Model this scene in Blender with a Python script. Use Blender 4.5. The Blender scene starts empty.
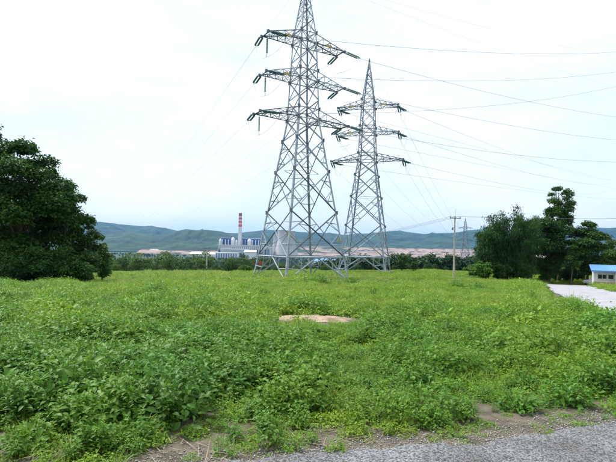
import bpy, math, random
import numpy as np
from mathutils import Vector, Matrix

S = bpy.context.scene
COL = S.collection
R = math.radians
# ------------------------------------------------------------------ camera
F, CX, CY, ROLL, EYE = 480.0, 308.0, 246.0, R(1.2), 1.6     # focal length and principal point in photo pixels
cr, sr = math.cos(ROLL), math.sin(ROLL)
cam_d = bpy.data.cameras.new('camera'); cam = bpy.data.objects.new('camera', cam_d); COL.objects.link(cam)
cam_d.sensor_width = 36; cam_d.lens = 36 * F / 616; cam_d.shift_y = (CY - 231) / 616
cam_d.clip_start = 0.05; cam_d.clip_end = 60000
cam.matrix_world = Matrix(((cr, -sr, 0, 0), (0, 0, -1, 0), (sr, cr, 0, EYE), (0, 0, 0, 1)))
S.camera = cam
# ------------------------------------------------------------------ sky, sun, exposure
SUN_EL, SUN_AZ = R(58), R(-50)          # azimuth measured from +Y towards +X
W = bpy.data.worlds.new('World'); S.world = W; W.use_nodes = True
nt = W.node_tree; nt.nodes.clear()
N = nt.nodes.new; L = nt.links.new
out = N('ShaderNodeOutputWorld'); bg = N('ShaderNodeBackground'); bg.inputs['Strength'].default_value = 0.1
sky = N('ShaderNodeTexSky'); sky.sky_type = 'NISHITA'; sky.sun_disc = False
sky.sun_elevation = SUN_EL; sky.sun_rotation = SUN_AZ; sky.air_density = 1.2; sky.dust_density = 2.5
tc = N('ShaderNodeTexCoord'); mp = N('ShaderNodeMapping'); mp.inputs['Scale'].default_value = (1.2, 1.2, 3.2)
ns = N('ShaderNodeTexNoise'); ns.inputs['Scale'].default_value = 2.1; ns.inputs['Detail'].default_value = 6; ns.inputs['Roughness'].default_value = 0.55
ramp = N('ShaderNodeValToRGB'); e = ramp.color_ramp.elements
e[0].position = 0.36; e[0].color = (0.76, 0.90, 0.95, 1); e[1].position = 0.62; e[1].color = (0.97, 1.0, 1.0, 1)
mul = N('ShaderNodeVectorMath'); mul.operation = 'SCALE'; mul.inputs['Scale'].default_value = 4.8
mix = N('ShaderNodeMix'); mix.data_type = 'RGBA'; mix.inputs['Factor'].default_value = 0.9
L(tc.outputs['Generated'], mp.inputs['Vector']); L(mp.outputs['Vector'], ns.inputs['Vector']); L(ns.outputs['Fac'], ramp.inputs['Fac'])
L(ramp.outputs['Color'], mul.inputs[0]); L(sky.outputs['Color'], mix.inputs['A']); L(mul.outputs['Vector'], mix.inputs['B'])
L(mix.outputs['Result'], bg.inputs['Color']); L(bg.outputs['Background'], out.inputs['Surface'])
sd = bpy.data.lights.new('sun', 'SUN'); sun = bpy.data.objects.new('sun', sd); COL.objects.link(sun)
sd.energy = 2.2; sd.angle = R(14); sd.color = (1, 0.97, 0.92)
sv = Vector((math.sin(SUN_AZ) * math.cos(SUN_EL), math.cos(SUN_AZ) * math.cos(SUN_EL), math.sin(SUN_EL)))
sun.rotation_euler = sv.to_track_quat('Z', 'Y').to_euler()
vs = S.view_settings; vs.view_transform = 'Standard'; vs.look = 'None'; vs.gamma = 1; vs.use_curve_mapping = False
vs.exposure = 1.35
S.cycles.use_denoising = True
S.cycles.max_bounces = 7; S.cycles.diffuse_bounces = 4; S.cycles.transmission_bounces = 4; S.cycles.volume_bounces = 0
S.cycles.transparent_max_bounces = 6
S.cycles.volume_max_steps = 64

# ------------------------------------------------------------------ helpers
def un(px, py):
    u, v = px - CX, CY - py
    return u * cr - v * sr, u * sr + v * cr
def at(px, py, Y):
    u, v = un(px, py); return Vector((u * Y / F, Y, EYE + v * Y / F))
def smooth(a, b, x): t = np.clip((x - a) / (b - a), 0, 1); return t * t * (3 - 2 * t)
def _h(ix, iy, s):
    n = (ix.astype(np.int64) * 374761393 + iy.astype(np.int64) * 668265263 + s * 144665) & 0x7fffffff
    n = ((n ^ (n >> 13)) * 1274126177) & 0x7fffffff
    return ((n ^ (n >> 16)) & 0xffff) / 65535.0
def noise(x, y, s=0):
    x = np.asarray(x, float); y = np.asarray(y, float); ix = np.floor(x); iy = np.floor(y); fx = x - ix; fy = y - iy
    fx = fx * fx * (3 - 2 * fx); fy = fy * fy * (3 - 2 * fy)
    return (_h(ix, iy, s) * (1 - fx) + _h(ix + 1, iy, s) * fx) * (1 - fy) + (_h(ix, iy + 1, s) * (1 - fx) + _h(ix + 1, iy + 1, s) * fx) * fy
def fbm(x, y, s=0, o=4):
    r = 0; a = 0.5
    for i in range(o): r = r + a * noise(np.asarray(x) * 2 ** i, np.asarray(y) * 2 ** i, s + i * 7); a *= 0.5
    return r
SLOPE = np.array([(-1, 65, .042), (11, 92, .033), (43, 72, .053), (21, 70, .033), (-21, 95, .047), (-24, 45, .056), (12, 20, .045),
                  (33, 66, .049), (0, 15, .042), (-10, 15, .045), (0, 110, .04), (30, 115, .031), (-60, 60, .05), (80, 60, .035)])
def G(x, y):
    """height of the ground"""
    x = np.asarray(x, float); y = np.asarray(y, float)
    num = 0; den = 0
    for px, py, s in SLOPE:
        w = 1 / ((x - px) ** 2 + (y - py) ** 2 + 150) ** 1.5; num = num + w * s; den = den + w
    z = -num / den * np.clip(y, -10, 125)
    z = z + 0.22 * (fbm(x * .22, y * .22, 3) - .45) * smooth(5, 14, y)
    u = x / np.maximum(y, 20)
    d = np.maximum(0, y - 104 + 16 * smooth(-.1, -.3, u)); Lr = 330 + 400 * smooth(-.12, .2, u)
    z = z - 66 * (1 - np.exp(-(d / Lr) ** 1.5))
    z = z + 34 * smooth(3700, 6200, y)
    return z
def g(x, y): return float(G(x, y))
def hit(px, py):
    """where the line of sight through a photo pixel meets the ground"""
    u, v = un(px, py); Y = 3.0
    for _ in range(4000):
        if EYE + v * Y / F <= g(u * Y / F, Y): break
        Y += max(.02, Y * .004)
    return Vector((u * Y / F, Y, g(u * Y / F, Y)))
def mesh_np(name, V, Fs):
    """Fs: list of int arrays (M,k)"""
    if isinstance(Fs, np.ndarray): Fs = [Fs]
    me = bpy.data.meshes.new(name); V = np.asarray(V, np.float32)
    me.vertices.add(len(V)); me.vertices.foreach_set('co', V.ravel())
    lv = np.concatenate([f.ravel() for f in Fs]).astype(np.int32)
    tot = np.concatenate([np.full(len(f), f.shape[1]) for f in Fs]).astype(np.int32)
    st = np.concatenate(([0], np.cumsum(tot)[:-1])).astype(np.int32)
    me.loops.add(len(lv)); me.loops.foreach_set('vertex_index', lv)
    me.polygons.add(len(tot)); me.polygons.foreach_set('loop_start', st); me.polygons.foreach_set('loop_total', tot)
    me.update(calc_edges=True); me.validate()
    return me
def attr(me, name, vals):
    a = me.attributes.new(name, 'FLOAT', 'POINT'); a.data.foreach_set('value', np.asarray(vals, np.float32))
def obj(name, me, mat=None, parent=None, loc=None, mtx=None):
    o = bpy.data.objects.new(name, me); COL.objects.link(o)
    if mat and me is not None and not me.materials: me.materials.append(mat)
    if parent: o.parent = parent
    if loc is not None: o.location = loc
    if mtx is not None: o.matrix_basis = mtx
    return o
def tag(o, label, cat=None, group=None, kind=None):
    o['label'] = label
    if cat: o['category'] = cat
    if group: o['group'] = group
    if kind: o['kind'] = kind
    return o
def empty(name, loc, rz=0):
    o = obj(name, None, loc=loc); o.rotation_euler = (0, 0, rz); o.empty_display_size = .3; return o
def struct(o, label=None, cat=None):
    o['kind'] = 'structure'
    if label: o['label'] = label
    if cat: o['category'] = cat
    return o
class MB:
    """collects faces of one mesh"""
    def __init__(s): s.v = []; s.f = []
    def add(s, v, f):
        b = len(s.v); s.v += [tuple(p) for p in v]; s.f += [tuple(i + b for i in q) for q in f]; return s
    def box(s, c, d, rz=0):
        hx, hy, hz = d[0] / 2, d[1] / 2, d[2] / 2; cc, ss = math.cos(rz), math.sin(rz); v = []
        for z in (-hz, hz):
            for x, y in ((-hx, -hy), (hx, -hy), (hx, hy), (-hx, hy)):
                v.append((c[0] + x * cc - y * ss, c[1] + x * ss + y * cc, c[2] + z))
        return s.add(v, [(3, 2, 1, 0), (4, 5, 6, 7), (0, 1, 5, 4), (1, 2, 6, 5), (2, 3, 7, 6), (3, 0, 4, 7)])
    def lathe(s, prof, n=12, c=(0, 0, 0), axis=None):
        M = Vector((0, 0, 1)).rotation_difference(axis).to_matrix() if axis is not None else Matrix.Identity(3)
        v = []; f = []
        for r, z in prof:
            for k in range(n):
                a = 2 * math.pi * k / n; v.append(M @ Vector((r * math.cos(a), r * math.sin(a), z)) + Vector(c))
        for i in range(len(prof) - 1):
            for k in range(n): f.append((i * n + k, i * n + (k + 1) % n, (i + 1) * n + (k + 1) % n, (i + 1) * n + k))
        f.append(tuple(range(n))[::-1]); f.append(tuple((len(prof) - 1) * n + k for k in range(n)))
        return s.add(v, f)
    def tube(s, pts, rad, n=6):
        pts = [Vector(p) for p in pts]; rad = rad if hasattr(rad, '__len__') else [rad] * len(pts); v = []; f = []; x = None
        for i, p in enumerate(pts):
            d = (pts[min(i + 1, len(pts) - 1)] - pts[max(i - 1, 0)]).normalized()
            ref = x if x is not None else (Vector((1, 0, 0)) if abs(d.x) < .8 else Vector((0, 1, 0)))
            y = d.cross(ref).normalized(); x = y.cross(d).normalized()
            for k in range(n):
                a = 2 * math.pi * k / n; v.append(p + (x * math.cos(a) + y * math.sin(a)) * rad[i])
        for i in range(len(pts) - 1):
            for k in range(n): f.append((i * n + k, i * n + (k + 1) % n, (i + 1) * n + (k + 1) % n, (i + 1) * n + k))
        f.append(tuple(range(n))[::-1]); f.append(tuple((len(pts) - 1) * n + k for k in range(n)))
        return s.add(v, f)
    def mesh(s, name):
        me = bpy.data.meshes.new(name); me.from_pydata([tuple(p) for p in s.v], [], s.f); me.update(); return me
    def build(s, name, mat, parent=None, loc=None): return obj(name, s.mesh(name), mat, parent, loc)

# ------------------------------------------------------------------ materials
def nodes(name):
    m = bpy.data.materials.new(name); m.use_nodes = True; t = m.node_tree
    return m, t, t.nodes['Principled BSDF'], t.nodes['Material Output']
def pmat(name, col, rough=.6, metal=0, var=.15, scale=3.0, col2=None, bump=0.0, bscale=40, detail=5, spec=.4, lo=.35, hi=.65):
    """plain surface with noise mottling, optional second colour and fine bump, in object space"""
    m, t, p, o = nodes(name); n = t.nodes.new; l = t.links.new
    tc = n('ShaderNodeTexCoord'); no = n('ShaderNodeTexNoise'); no.inputs['Scale'].default_value = scale; no.inputs['Detail'].default_value = detail
    no.inputs['Roughness'].default_value = .6
    rp = n('ShaderNodeValToRGB'); a, b = rp.color_ramp.elements; a.position = lo; b.position = hi
    a.color = (*[c * (1 - var) for c in col], 1); b.color = (*(col2 if col2 else [min(1, c * (1 + var)) for c in col]), 1)
    l(tc.outputs['Object'], no.inputs['Vector']); l(no.outputs['Fac'], rp.inputs['Fac']); l(rp.outputs['Color'], p.inputs['Base Color'])
    p.inputs['Roughness'].default_value = rough; p.inputs['Metallic'].default_value = metal; p.inputs['Specular IOR Level'].default_value = spec
    if bump:
        nb = n('ShaderNodeTexNoise'); nb.inputs['Scale'].default_value = bscale; nb.inputs['Detail'].default_value = 6
        bp = n('ShaderNodeBump'); bp.inputs['Strength'].default_value = bump; bp.inputs['Distance'].default_value = .05
        l(tc.outputs['Object'], nb.inputs['Vector']); l(nb.outputs['Fac'], bp.inputs['Height']); l(bp.outputs['Normal'], p.inputs['Normal'])
    return m
def leafmat(name, dark, bright, yellow, trans=.3, patch=.35, rough=.5, spec=.25):
    """leaf: tint per leaf, random per plant, slow patches over the ground"""
    m, t, p, o = nodes(name); n = t.nodes.new; l = t.links.new
    at_ = n('ShaderNodeAttribute'); at_.attribute_name = 'tint'
    oi = n('ShaderNodeObjectInfo'); ge = n('ShaderNodeNewGeometry'); no = n('ShaderNodeTexNoise')
    no.inputs['Scale'].default_value = patch; no.inputs['Detail'].default_value = 3
    m1 = n('ShaderNodeMix'); m1.data_type = 'RGBA'; m1.inputs['A'].default_value = (*dark, 1); m1.inputs['B'].default_value = (*bright, 1)
    m2 = n('ShaderNodeMix'); m2.data_type = 'RGBA'; m2.inputs['B'].default_value = (*yellow, 1)
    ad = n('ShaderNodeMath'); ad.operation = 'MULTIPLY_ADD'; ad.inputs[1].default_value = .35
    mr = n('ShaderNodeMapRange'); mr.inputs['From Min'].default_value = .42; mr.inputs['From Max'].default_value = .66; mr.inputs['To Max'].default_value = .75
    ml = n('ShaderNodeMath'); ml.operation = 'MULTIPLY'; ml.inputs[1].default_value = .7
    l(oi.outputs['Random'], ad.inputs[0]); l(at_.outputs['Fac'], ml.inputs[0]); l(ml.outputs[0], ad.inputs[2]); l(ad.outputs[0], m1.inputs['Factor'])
    l(ge.outputs['Position'], no.inputs['Vector']); l(no.outputs['Fac'], mr.inputs['Value']); l(mr.outputs['Result'], m2.inputs['Factor'])
    l(m1.outputs['Result'], m2.inputs['A']); l(m2.outputs['Result'], p.inputs['Base Color'])
    p.inputs['Roughness'].default_value = rough; p.inputs['Specular IOR Level'].default_value = spec
    tr = n('ShaderNodeBsdfTranslucent'); mx = n('ShaderNodeMixShader'); mx.inputs['Fac'].default_value = trans
    l(m2.outputs['Result'], tr.inputs['Color']); l(p.outputs['BSDF'], mx.inputs[1]); l(tr.outputs['BSDF'], mx.inputs[2]); l(mx.outputs['Shader'], o.inputs['Surface'])
    return m
M = {}
M['steel'] = pmat('galvanised_steel', (.31, .36, .44), .7, .1, .3, 1.5, spec=.2)
M['steel2'] = pmat('shaded_steel', (.085, .10, .13), .7, .1, .3, 1.5)  # same steel darkened: shadow side of the angle bars put into the colour
M['plate'] = pmat('steel_plate', (.13, .15, .18), .55, .4, .2, 4)
M['glass'] = pmat('insulator_glass', (.04, .15, .155), .25, 0, .2, 8, spec=.6)
M['wire'] = pmat('conductor', (.2, .22, .30), .5, .5, .1)
M['yellow'] = pmat('yellow_plate', (.42, .33, .10), .5, 0, .2)
M['red'] = pmat('red_tag', (.5, .04, .03), .5, 0, .2)
M['concrete'] = pmat('concrete', (.36, .33, .30), .85, 0, .25, 5, bump=.3)
M['pole'] = pmat('pole_concrete', (.42, .40, .36), .8, 0, .2, 4, bump=.2)
M['bark'] = pmat('bark', (.09, .07, .05), .9, 0, .4, 6, bump=.6, bscale=20)
M['stem'] = pmat('green_stem', (.09, .13, .03), .7, 0, .3, 8)
M['weed'] = leafmat('weed_leaf', (.05, .15, .02), (.13, .29, .03), (.19, .30, .024), .36, .3)
M['creeper'] = leafmat('creeper_leaf', (.08, .195, .018), (.195, .36, .03), (.27, .37, .024), .36, .3)
M['grass'] = leafmat('grass_blade', (.11, .21, .026), (.23, .35, .045), (.31, .37, .055), .32, .25)
M['bush'] = leafmat('bush_leaf', (.036, .115, .018), (.105, .255, .03), (.13, .255, .026), .32, .8)
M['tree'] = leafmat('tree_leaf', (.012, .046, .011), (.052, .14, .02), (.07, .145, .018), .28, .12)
M['tree2'] = leafmat('pale_tree_leaf', (.026, .085, .015), (.085, .18, .024), (.10, .18, .024), .28, .1)
M['bamboo'] = leafmat('bamboo_leaf', (.012, .05, .013), (.05, .14, .024), (.06, .14, .02), .28, .12)
M['wood'] = leafmat('far_leaf', (.012, .042, .014), (.03, .085, .02), (.045, .1, .02), .15, .01)
M['dry'] = pmat('dry_stalk', (.30, .24, .17), .85, 0, .3, 6)
M['stone'] = pmat('gravel', (.26, .25, .25), .85, 0, .35, 25, col2=(.42, .41, .40))

# ------------------------------------------------------------------ the ground
def axis(a, b, fine, lo, hi, n):
    """grid line positions: even between lo and hi, growing geometrically outside"""
    mid = np.arange(lo, hi, fine); up = hi + (b - hi) * (np.linspace(0, 1, n) ** 3.2); dn = lo + (a - lo) * (np.linspace(0, 1, n)[1:] ** 3.2)
    return np.concatenate((dn[::-1], mid, up))
def grid(name, xs, ys, zf):
    X, Y = np.meshgrid(xs, ys); Z = zf(X, Y); V = np.stack((X, Y, Z), -1).reshape(-1, 3)
    nx, ny = len(xs), len(ys); i = (np.arange(ny - 1)[:, None] * nx + np.arange(nx - 1)[None]).ravel()
    me = mesh_np(name, V, np.stack((i, i + 1, i + nx + 1, i + nx), 1))
    me.polygons.foreach_set('use_smooth', [True] * len(me.polygons)); return me
m, t, p, o = nodes('field_soil'); n = t.nodes.new; l = t.links.new
tc = n('ShaderNodeTexCoord'); n1 = n('ShaderNodeTexNoise'); n1.inputs['Scale'].default_value = 5; n1.inputs['Detail'].default_value = 10
r1 = n('ShaderNodeValToRGB'); a, b = r1.color_ramp.elements; a.position = .35; b.position = .62; a.color = (.055, .045, .03, 1); b.color = (.12, .10, .072, 1)
n2 = n('ShaderNodeTexNoise'); n2.inputs['Scale'].default_value = .004; n2.inputs['Detail'].default_value = 8
r2 = n('ShaderNodeValToRGB'); a, b = r2.color_ramp.elements; a.position = .4; b.position = .6; a.color = (.014, .042, .016, 1); b.color = (.035, .07, .022, 1)
sp = n('ShaderNodeSeparateXYZ'); mr = n('ShaderNodeMapRange'); mr.inputs['From Min'].default_value = 110; mr.inputs['From Max'].default_value = 260
mx = n('ShaderNodeMix'); mx.data_type = 'RGBA'
l(tc.outputs['Object'], n1.inputs['Vector']); l(tc.outputs['Object'], n2.inputs['Vector']); l(tc.outputs['Object'], sp.inputs[0]); l(sp.outputs['Y'], mr.inputs['Value'])
l(n1.outputs['Fac'], r1.inputs['Fac']); l(n2.outputs['Fac'], r2.inputs['Fac']); l(mr.outputs['Result'], mx.inputs['Factor'])
l(r1.outputs['Color'], mx.inputs['A']); l(r2.outputs['Color'], mx.inputs['B']); l(mx.outputs['Result'], p.inputs['Base Color'])
bp = n('ShaderNodeBump'); bp.inputs['Strength'].default_value = .6; n3 = n('ShaderNodeTexNoise'); n3.inputs['Scale'].default_value = 14; n3.inputs['Detail'].default_value = 8
l(tc.outputs['Object'], n3.inputs['Vector']); l(n3.outputs['Fac'], bp.inputs['Height']); l(bp.outputs['Normal'], p.inputs['Normal']); p.inputs['Roughness'].default_value = .95
M['soil'] = m
xs = axis(-16000, 16000, 1.2, -60, 80, 70); ys = axis(-400, 17000, 1.0, -12, 130, 80)
struct(obj('ground', grid('ground', xs, ys, G), M['soil']))

# roads
m, t, p, o = nodes('asphalt'); n = t.nodes.new; l = t.links.new
tc = n('ShaderNodeTexCoord'); vo = n('ShaderNodeTexVoronoi'); vo.inputs['Scale'].default_value = 70; vo.feature = 'F1'
n1 = n('ShaderNodeTexNoise'); n1.inputs['Scale'].default_value = 1.3; n1.inputs['Detail'].default_value = 7
rp = n('ShaderNodeValToRGB'); a, b = rp.color_ramp.elements; a.position = .15; b.position = .85; a.color = (.045, .047, .052, 1); b.color = (.235, .235, .25, 1)
mm = n('ShaderNodeMix'); mm.data_type = 'RGBA'; mm.blend_type = 'MULTIPLY'; mm.inputs['Factor'].default_value = 1
r2 = n('ShaderNodeValToRGB'); a, b = r2.color_ramp.elements; a.position = .3; b.position = .7; a.color = (.6, .58, .55, 1); b.color = (1.15, 1.15, 1.17, 1)
sx = n('ShaderNodeSeparateColor')
l(tc.outputs['Object'], vo.inputs['Vector']); l(tc.outputs['Object'], n1.inputs['Vector']); l(vo.outputs['Color'], sx.inputs[0]); l(sx.outputs[0], rp.inputs['Fac'])
l(n1.outputs['Fac'], r2.inputs['Fac']); l(rp.outputs['Color'], mm.inputs['A']); l(r2.outputs['Color'], mm.inputs['B']); l(mm.outputs['Result'], p.inputs['Base Color'])
bp = n('ShaderNodeBump'); bp.inputs['Strength'].default_value = .8; bp.inputs['Distance'].default_value = .012; bp.invert = True
l(vo.outputs['Distance'], bp.inputs['Height']); l(bp.outputs['Normal'], p.inputs['Normal']); p.inputs['Roughness'].default_value = .8
M['asphalt'] = m
M['road2'] = pmat('pale_asphalt', (.30, .30, .33), .8, 0, .15, 1.2, bump=.3, bscale=60, detail=8)
def yedge(x): return 3.98 + .30 * np.asarray(x, float) + .006 * np.asarray(x, float) ** 2 + .3 * (fbm(np.asarray(x) * 1.3 + 5, 0 * np.asarray(x), 11) - .45) + .09 * (noise(np.asarray(x) * 9, 0 * np.asarray(x), 13) - .5)
xs = np.linspace(-14, 34, 700); tt = np.concatenate((np.linspace(0, .97, 18), [.990, .997, 1.0])); X = np.repeat(xs[None], len(tt), 0)
Yr = -9 + (yedge(xs) + 9)[None] * tt[:, None]; Z = G(X, Yr) + .04 - .06 * (tt[:, None] > .999); Z = Z + .012 * (fbm(X * 2, Yr * 2, 5) - .5)
i = (np.arange(len(tt) - 1)[:, None] * 700 + np.arange(699)[None]).ravel()
struct(obj('near_road', mesh_np('near_road', np.stack((X, Yr, Z), -1).reshape(-1, 3), np.stack((i, i + 1, i + 701, i + 700), 1)), M['asphalt']))
def resample(P, k):
    P = np.array(P, float); d = np.concatenate(([0], np.cumsum(np.linalg.norm(np.diff(P, axis=0), axis=1)))); s = np.linspace(0, d[-1], k)
    return np.stack([np.interp(s, d, P[:, j]) for j in range(P.shape[1])], 1)
def far_clip(p, m): return (p * min(1, m / p.y))[:2]
LE = [far_clip(hit(*q), 74) for q in ((690, 352), (650, 333), (616, 320), (596, 310), (580, 304), (565, 299), (552, 292), (544, 286), (541, 282.2), (536, 280.6))]
RE = [far_clip(hit(*q), 75.5) for q in ((860, 330), (760, 312), (690, 302), (640, 296), (616, 292), (604, 289.5), (595, 286.6), (588, 284.6), (582, 283.4), (576, 282.2))]
A_, B_ = resample(LE, 60), resample(RE, 60)
A_[:, 0] +=   .3 * (noise(np.arange(60) * .3, np.zeros(60), 21) - .5)
c = np.linspace(0, 1, 18)[None, :, None]; P2 = A_[:, None] * (1 - c) + B_[:, None] * c
Z = G(P2[..., 0], P2[..., 1]) + .045
i = (np.arange(59)[:, None] * 18 + np.arange(17)[None]).ravel()
struct(obj('side_road', mesh_np('side_road', np.concatenate((P2, Z[..., None]), -1).reshape(-1, 3), np.stack((i, i + 1, i + 19, i + 18), 1)), M['road2']))
ROADPOLY = np.concatenate((A_, B_[::-1]))
def inpoly(x, y, P):
    x = np.asarray(x); y = np.asarray(y); r = np.zeros(x.shape, bool); j = len(P) - 1
    for i in range(len(P)):
        xi, yi = P[i]; xj, yj = P[j]
        r ^= ((yi > y) != (yj > y)) & (x < (xj - xi) * (y - yi) / (yj - yi + 1e-12) + xi); j = i
    return r
# earth verge along the foot of the trees and the bare patch in the field
M['earth'] = pmat('red_earth', (.33, .20, .13), .95, 0, .25, 1.5, col2=(.40, .28, .20), bump=.6, bscale=8)
M['pale_earth'] = pmat('pale_bare_soil', (.27, .19, .125), .95, 0, .35, 2.5, col2=(.43, .32, .24), bump=.9, bscale=9, detail=8)
V1 = [far_clip(hit(x, y), 75) for x, y in ((496, 278.2), (515, 279.2), (536, 280.8), (560, 282), (590, 283.6))]; V1 = resample(V1, 40)
w = np.linspace(-.6, 2.6, 6); X = np.repeat(V1[:, :1], 6, 1); Yv = V1[:, 1:] + w[None] * (.5 + noise(np.arange(40) * .4, np.zeros(40), 31))[:, None]
i = (np.arange(39)[:, None] * 6 + np.arange(5)[None]).ravel()
struct(obj('earth_verge', mesh_np('earth_verge', np.stack((X, Yv, G(X, Yv) + .045), -1).reshape(-1, 3), np.stack((i, i + 6, i + 7, i + 1), 1)), M['earth']))
SP = hit(314, 318.5)
def patch_mesh(name, c, rx, ry, h, seed, nr=14, na=72):
    V = [(c[0], c[1], g(c[0], c[1]) + h)]; Fq = []; Ft = []
    for r in range(1, nr + 1):
        for k in range(na):
            a = 2 * math.pi * k / na; q = r / nr * (.75 + .55 * float(fbm(2 + 1.6 * math.cos(a) + seed, 2 + 1.6 * math.sin(a), 9)))
            x = c[0] + rx * q * math.cos(a); y = c[1] + ry * q * math.sin(a)
            V.append((x, y, g(x, y) + h * (1 - (r / nr) ** 3) - .02 * (r == nr) + .09 * float(fbm(x * 6, y * 6, 4) - .45)))
    for k in range(na):
        Ft.append((0, 1 + k, 1 + (k + 1) % na))
        for r in range(nr - 1): a = 1 + r * na; Fq.append((a + k, a + na + k, a + na + (k + 1) % na, a + (k + 1) % na))
    return mesh_np(name, np.array(V), [np.array(Ft), np.array(Fq)])
struct(obj('bare_soil', patch_mesh('bare_soil', SP, 1.25, .8, .06, 3), M['pale_earth']))

# ------------------------------------------------------------------ mountains
M['mount'] = pmat('forested_slope', (.010, .034, .016), .95, 0, .3, .0045, col2=(.035, .075, .026), detail=10, lo=.42, hi=.68)
def ridge(name, prof, Y0, depth, base_z, seed, rough):
    px = np.array([q[0] for q in prof], float); py = np.array([q[1] for q in prof], float)
    nx, ny = 860, 110; cols = np.linspace(max(px[0], -110), min(px[-1], 730), nx); yy = np.interp(cols, px, py)
    u = cols - CX; v = CY - yy; U = u * cr - v * sr; Vv = u * sr + v * cr
    t = np.linspace(0, 1.35, ny)
    D = Y0 - depth + depth * t                        # depth of each row
    Dm = D[:, None] + 0 * U[None]; X = U[None] * Dm / F
    H = EYE + Vv * Y0 / F                                # crest height along the columns
    s = np.where(t < 1, t ** 1.25, 1 - (t - 1) * 1.6)[:, None]
    rid = 0; am = .55; wx = X + rough * .35 * (fbm(X / rough, Dm / rough, seed + 9) - .47)
    for o_ in range(5): rid = rid + am * (1 - np.abs(2 * noise(wx / rough * 2 ** o_ + seed, Dm / (rough * (2.4 - .3 * o_)) * 2 ** o_, seed + 5 * o_) - 1)) ** 1.6; am *= .5
    fine = fbm(X / (rough * .3), Dm / (rough * .45), seed + 3, 4) - .47
    Zb = base_z + (H[None] - base_z) * s
    bulge = np.clip(t * (1 - t) * 4, 0, 1)[:, None]
    Z = Zb + (H[None] - base_z) * bulge * (.62 * (rid - .52) + .22 * fine) + (H[None] - base_z) * .05 * fine * (t[:, None] > .8)
    i = (np.arange(ny - 1)[:, None] * nx + np.arange(nx - 1)[None]).ravel()
    me = mesh_np(name, np.stack((X, Dm, Z), -1).reshape(-1, 3), np.stack((i, i + 1, i + nx + 1, i + nx), 1))
    me.polygons.foreach_set('use_smooth', [True] * len(me.polygons))
    return struct(obj(name, me, M['mount']))
far = [(-300, 214), (-120, 222), (20, 221), (60, 224), (88, 222.5), (100, 221.5), (118, 224), (140, 226), (152, 225.5), (165, 228), (182, 232), (215, 232.5), (236, 233), (256, 231), (268, 229.5), (282, 230),
       (300, 232), (330, 233), (345, 235), (372, 233), (390, 231), (400, 230.4), (412, 232.4), (424, 234), (440, 233), (455, 232.6), (468, 230), (480, 229), (520, 231), (560, 229), (600, 227.5), (616, 227.5), (700, 224), (900, 230)]
ridge('mountain_ridge', far, 8600, 3400, -60, 5, 750)
near = [(-300, 226), (-100, 231), (40, 229), (80, 232), (100, 235.5), (118, 233), (130, 230.5), (146, 234), (160, 237), (176, 231), (186, 229), (196, 230), (206, 229.5), (222, 231.5), (236, 236), (262, 240), (300, 243), (340, 246), (380, 249)]
ridge('green_hills', near, 5600, 2100, -66, 17, 480)
right_hill = [(330, 247), (370, 243), (400, 241), (430, 240), (470, 241), (520, 239), (600, 238), (760, 236), (950, 238)]
ridge('foothill', right_hill, 6700, 1900, -64, 29, 600)

# ------------------------------------------------------------------ valley: earthworks, power plant, sheds
M['mine'] = pmat('bare_earthworks', (.10, .10, .075), .95, 0, .3, .012, col2=(.36, .26, .225), detail=12, lo=.36, hi=.54)
def terraces(name, px0, px1, steps, seed, label):
    """stepped benches cut into the valley side; steps: (Y, photo row) from near to far"""
    nx = 90; cols = np.linspace(px0, px1, nx); rows = []
    for k, (Y, py) in enumerate(steps):
        z = at((px0 + px1) / 2, py, Y).z
        for dY, dz in ((0, -14), (12, 0), (150, 1)):
            wob = 160 * (fbm(cols * .05 + k * 3.1, 0 * cols + k, seed) - .47)
            fade = np.minimum(smooth(0, .12, (cols - px0) / (px1 - px0)), smooth(1, .88, (cols - px0) / (px1 - px0)))
            Yv = Y + dY + wob; rows.append(np.stack(((cols - CX) * Yv / F, Yv, z + dz - 26 * (1 - fade) + 5 * (fbm(cols * .11, 0 * cols + k, seed + 2) - .5)), -1))
    V = np.concatenate(rows); nr = len(rows); i = (np.arange(nr - 1)[:, None] * nx + np.arange(nx - 1)[None]).ravel()
    return struct(obj(name, mesh_np(name, V, np.stack((i, i + 1, i + nx + 1, i + nx), 1)), M['mine']))
terraces('earthworks', 262, 452, [(3300, 255.8), (3600, 254.2), (3900, 252.8), (4200, 251.4), (4500, 250), (4800, 248.6), (5100, 247.4)], 3, '')
terraces('quarry_benches', 132, 232, [(3200, 252.6), (3450, 251.2), (3700, 250), (3950, 248.8), (4200, 247.8)], 8, '')
terraces('mine_benches', 420, 560, [(3500, 257), (3900, 254.5), (4300, 252.5), (4700, 250)], 12, '')

M['chim'] = pmat('chimney_concrete', (.52, .52, .54), .8, 0, .08, .02)
M['band'] = pmat('red_band', (.60, .07, .06), .6, 0, .1, .05); M['band2'] = pmat('dark_red_cap', (.28, .06, .07), .6, 0, .1, .05)
M['white'] = pmat('white_cladding', (.70, .71, .73), .6, 0, .06, .03)
M['grey'] = pmat('grey_cladding', (.40, .42, .45), .6, 0, .15, .03)
M['blue'] = pmat('blue_cladding', (.025, .07, .27), .55, 0, .15, .03)
M['darkgap'] = pmat('gap_shade', (.05, .06, .09), .7, 0, .3, .05)  # solid dark blocks; the shade inside openings is painted as colour
M['blueroof'] = pmat('blue_sheet_roof', (.16, .34, .62), .45, 0, .1, .6)
PY = 2800.0; K = PY / F                                   # metres for one photo pixel at the plant
def gz(px, py=258.0, Y=PY): return at(px, py, Y).z
base = at(239, 257.5, PY); top = at(240.4, 213, PY); H = top.z - base.z
ch = empty('chimney', (at(240, 235, PY).x, PY, base.z)); tag(ch, 'tall white power plant chimney with red bands round its top', 'chimney')
def rad(z): return 12.2 - 3.2 * z / H
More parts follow.
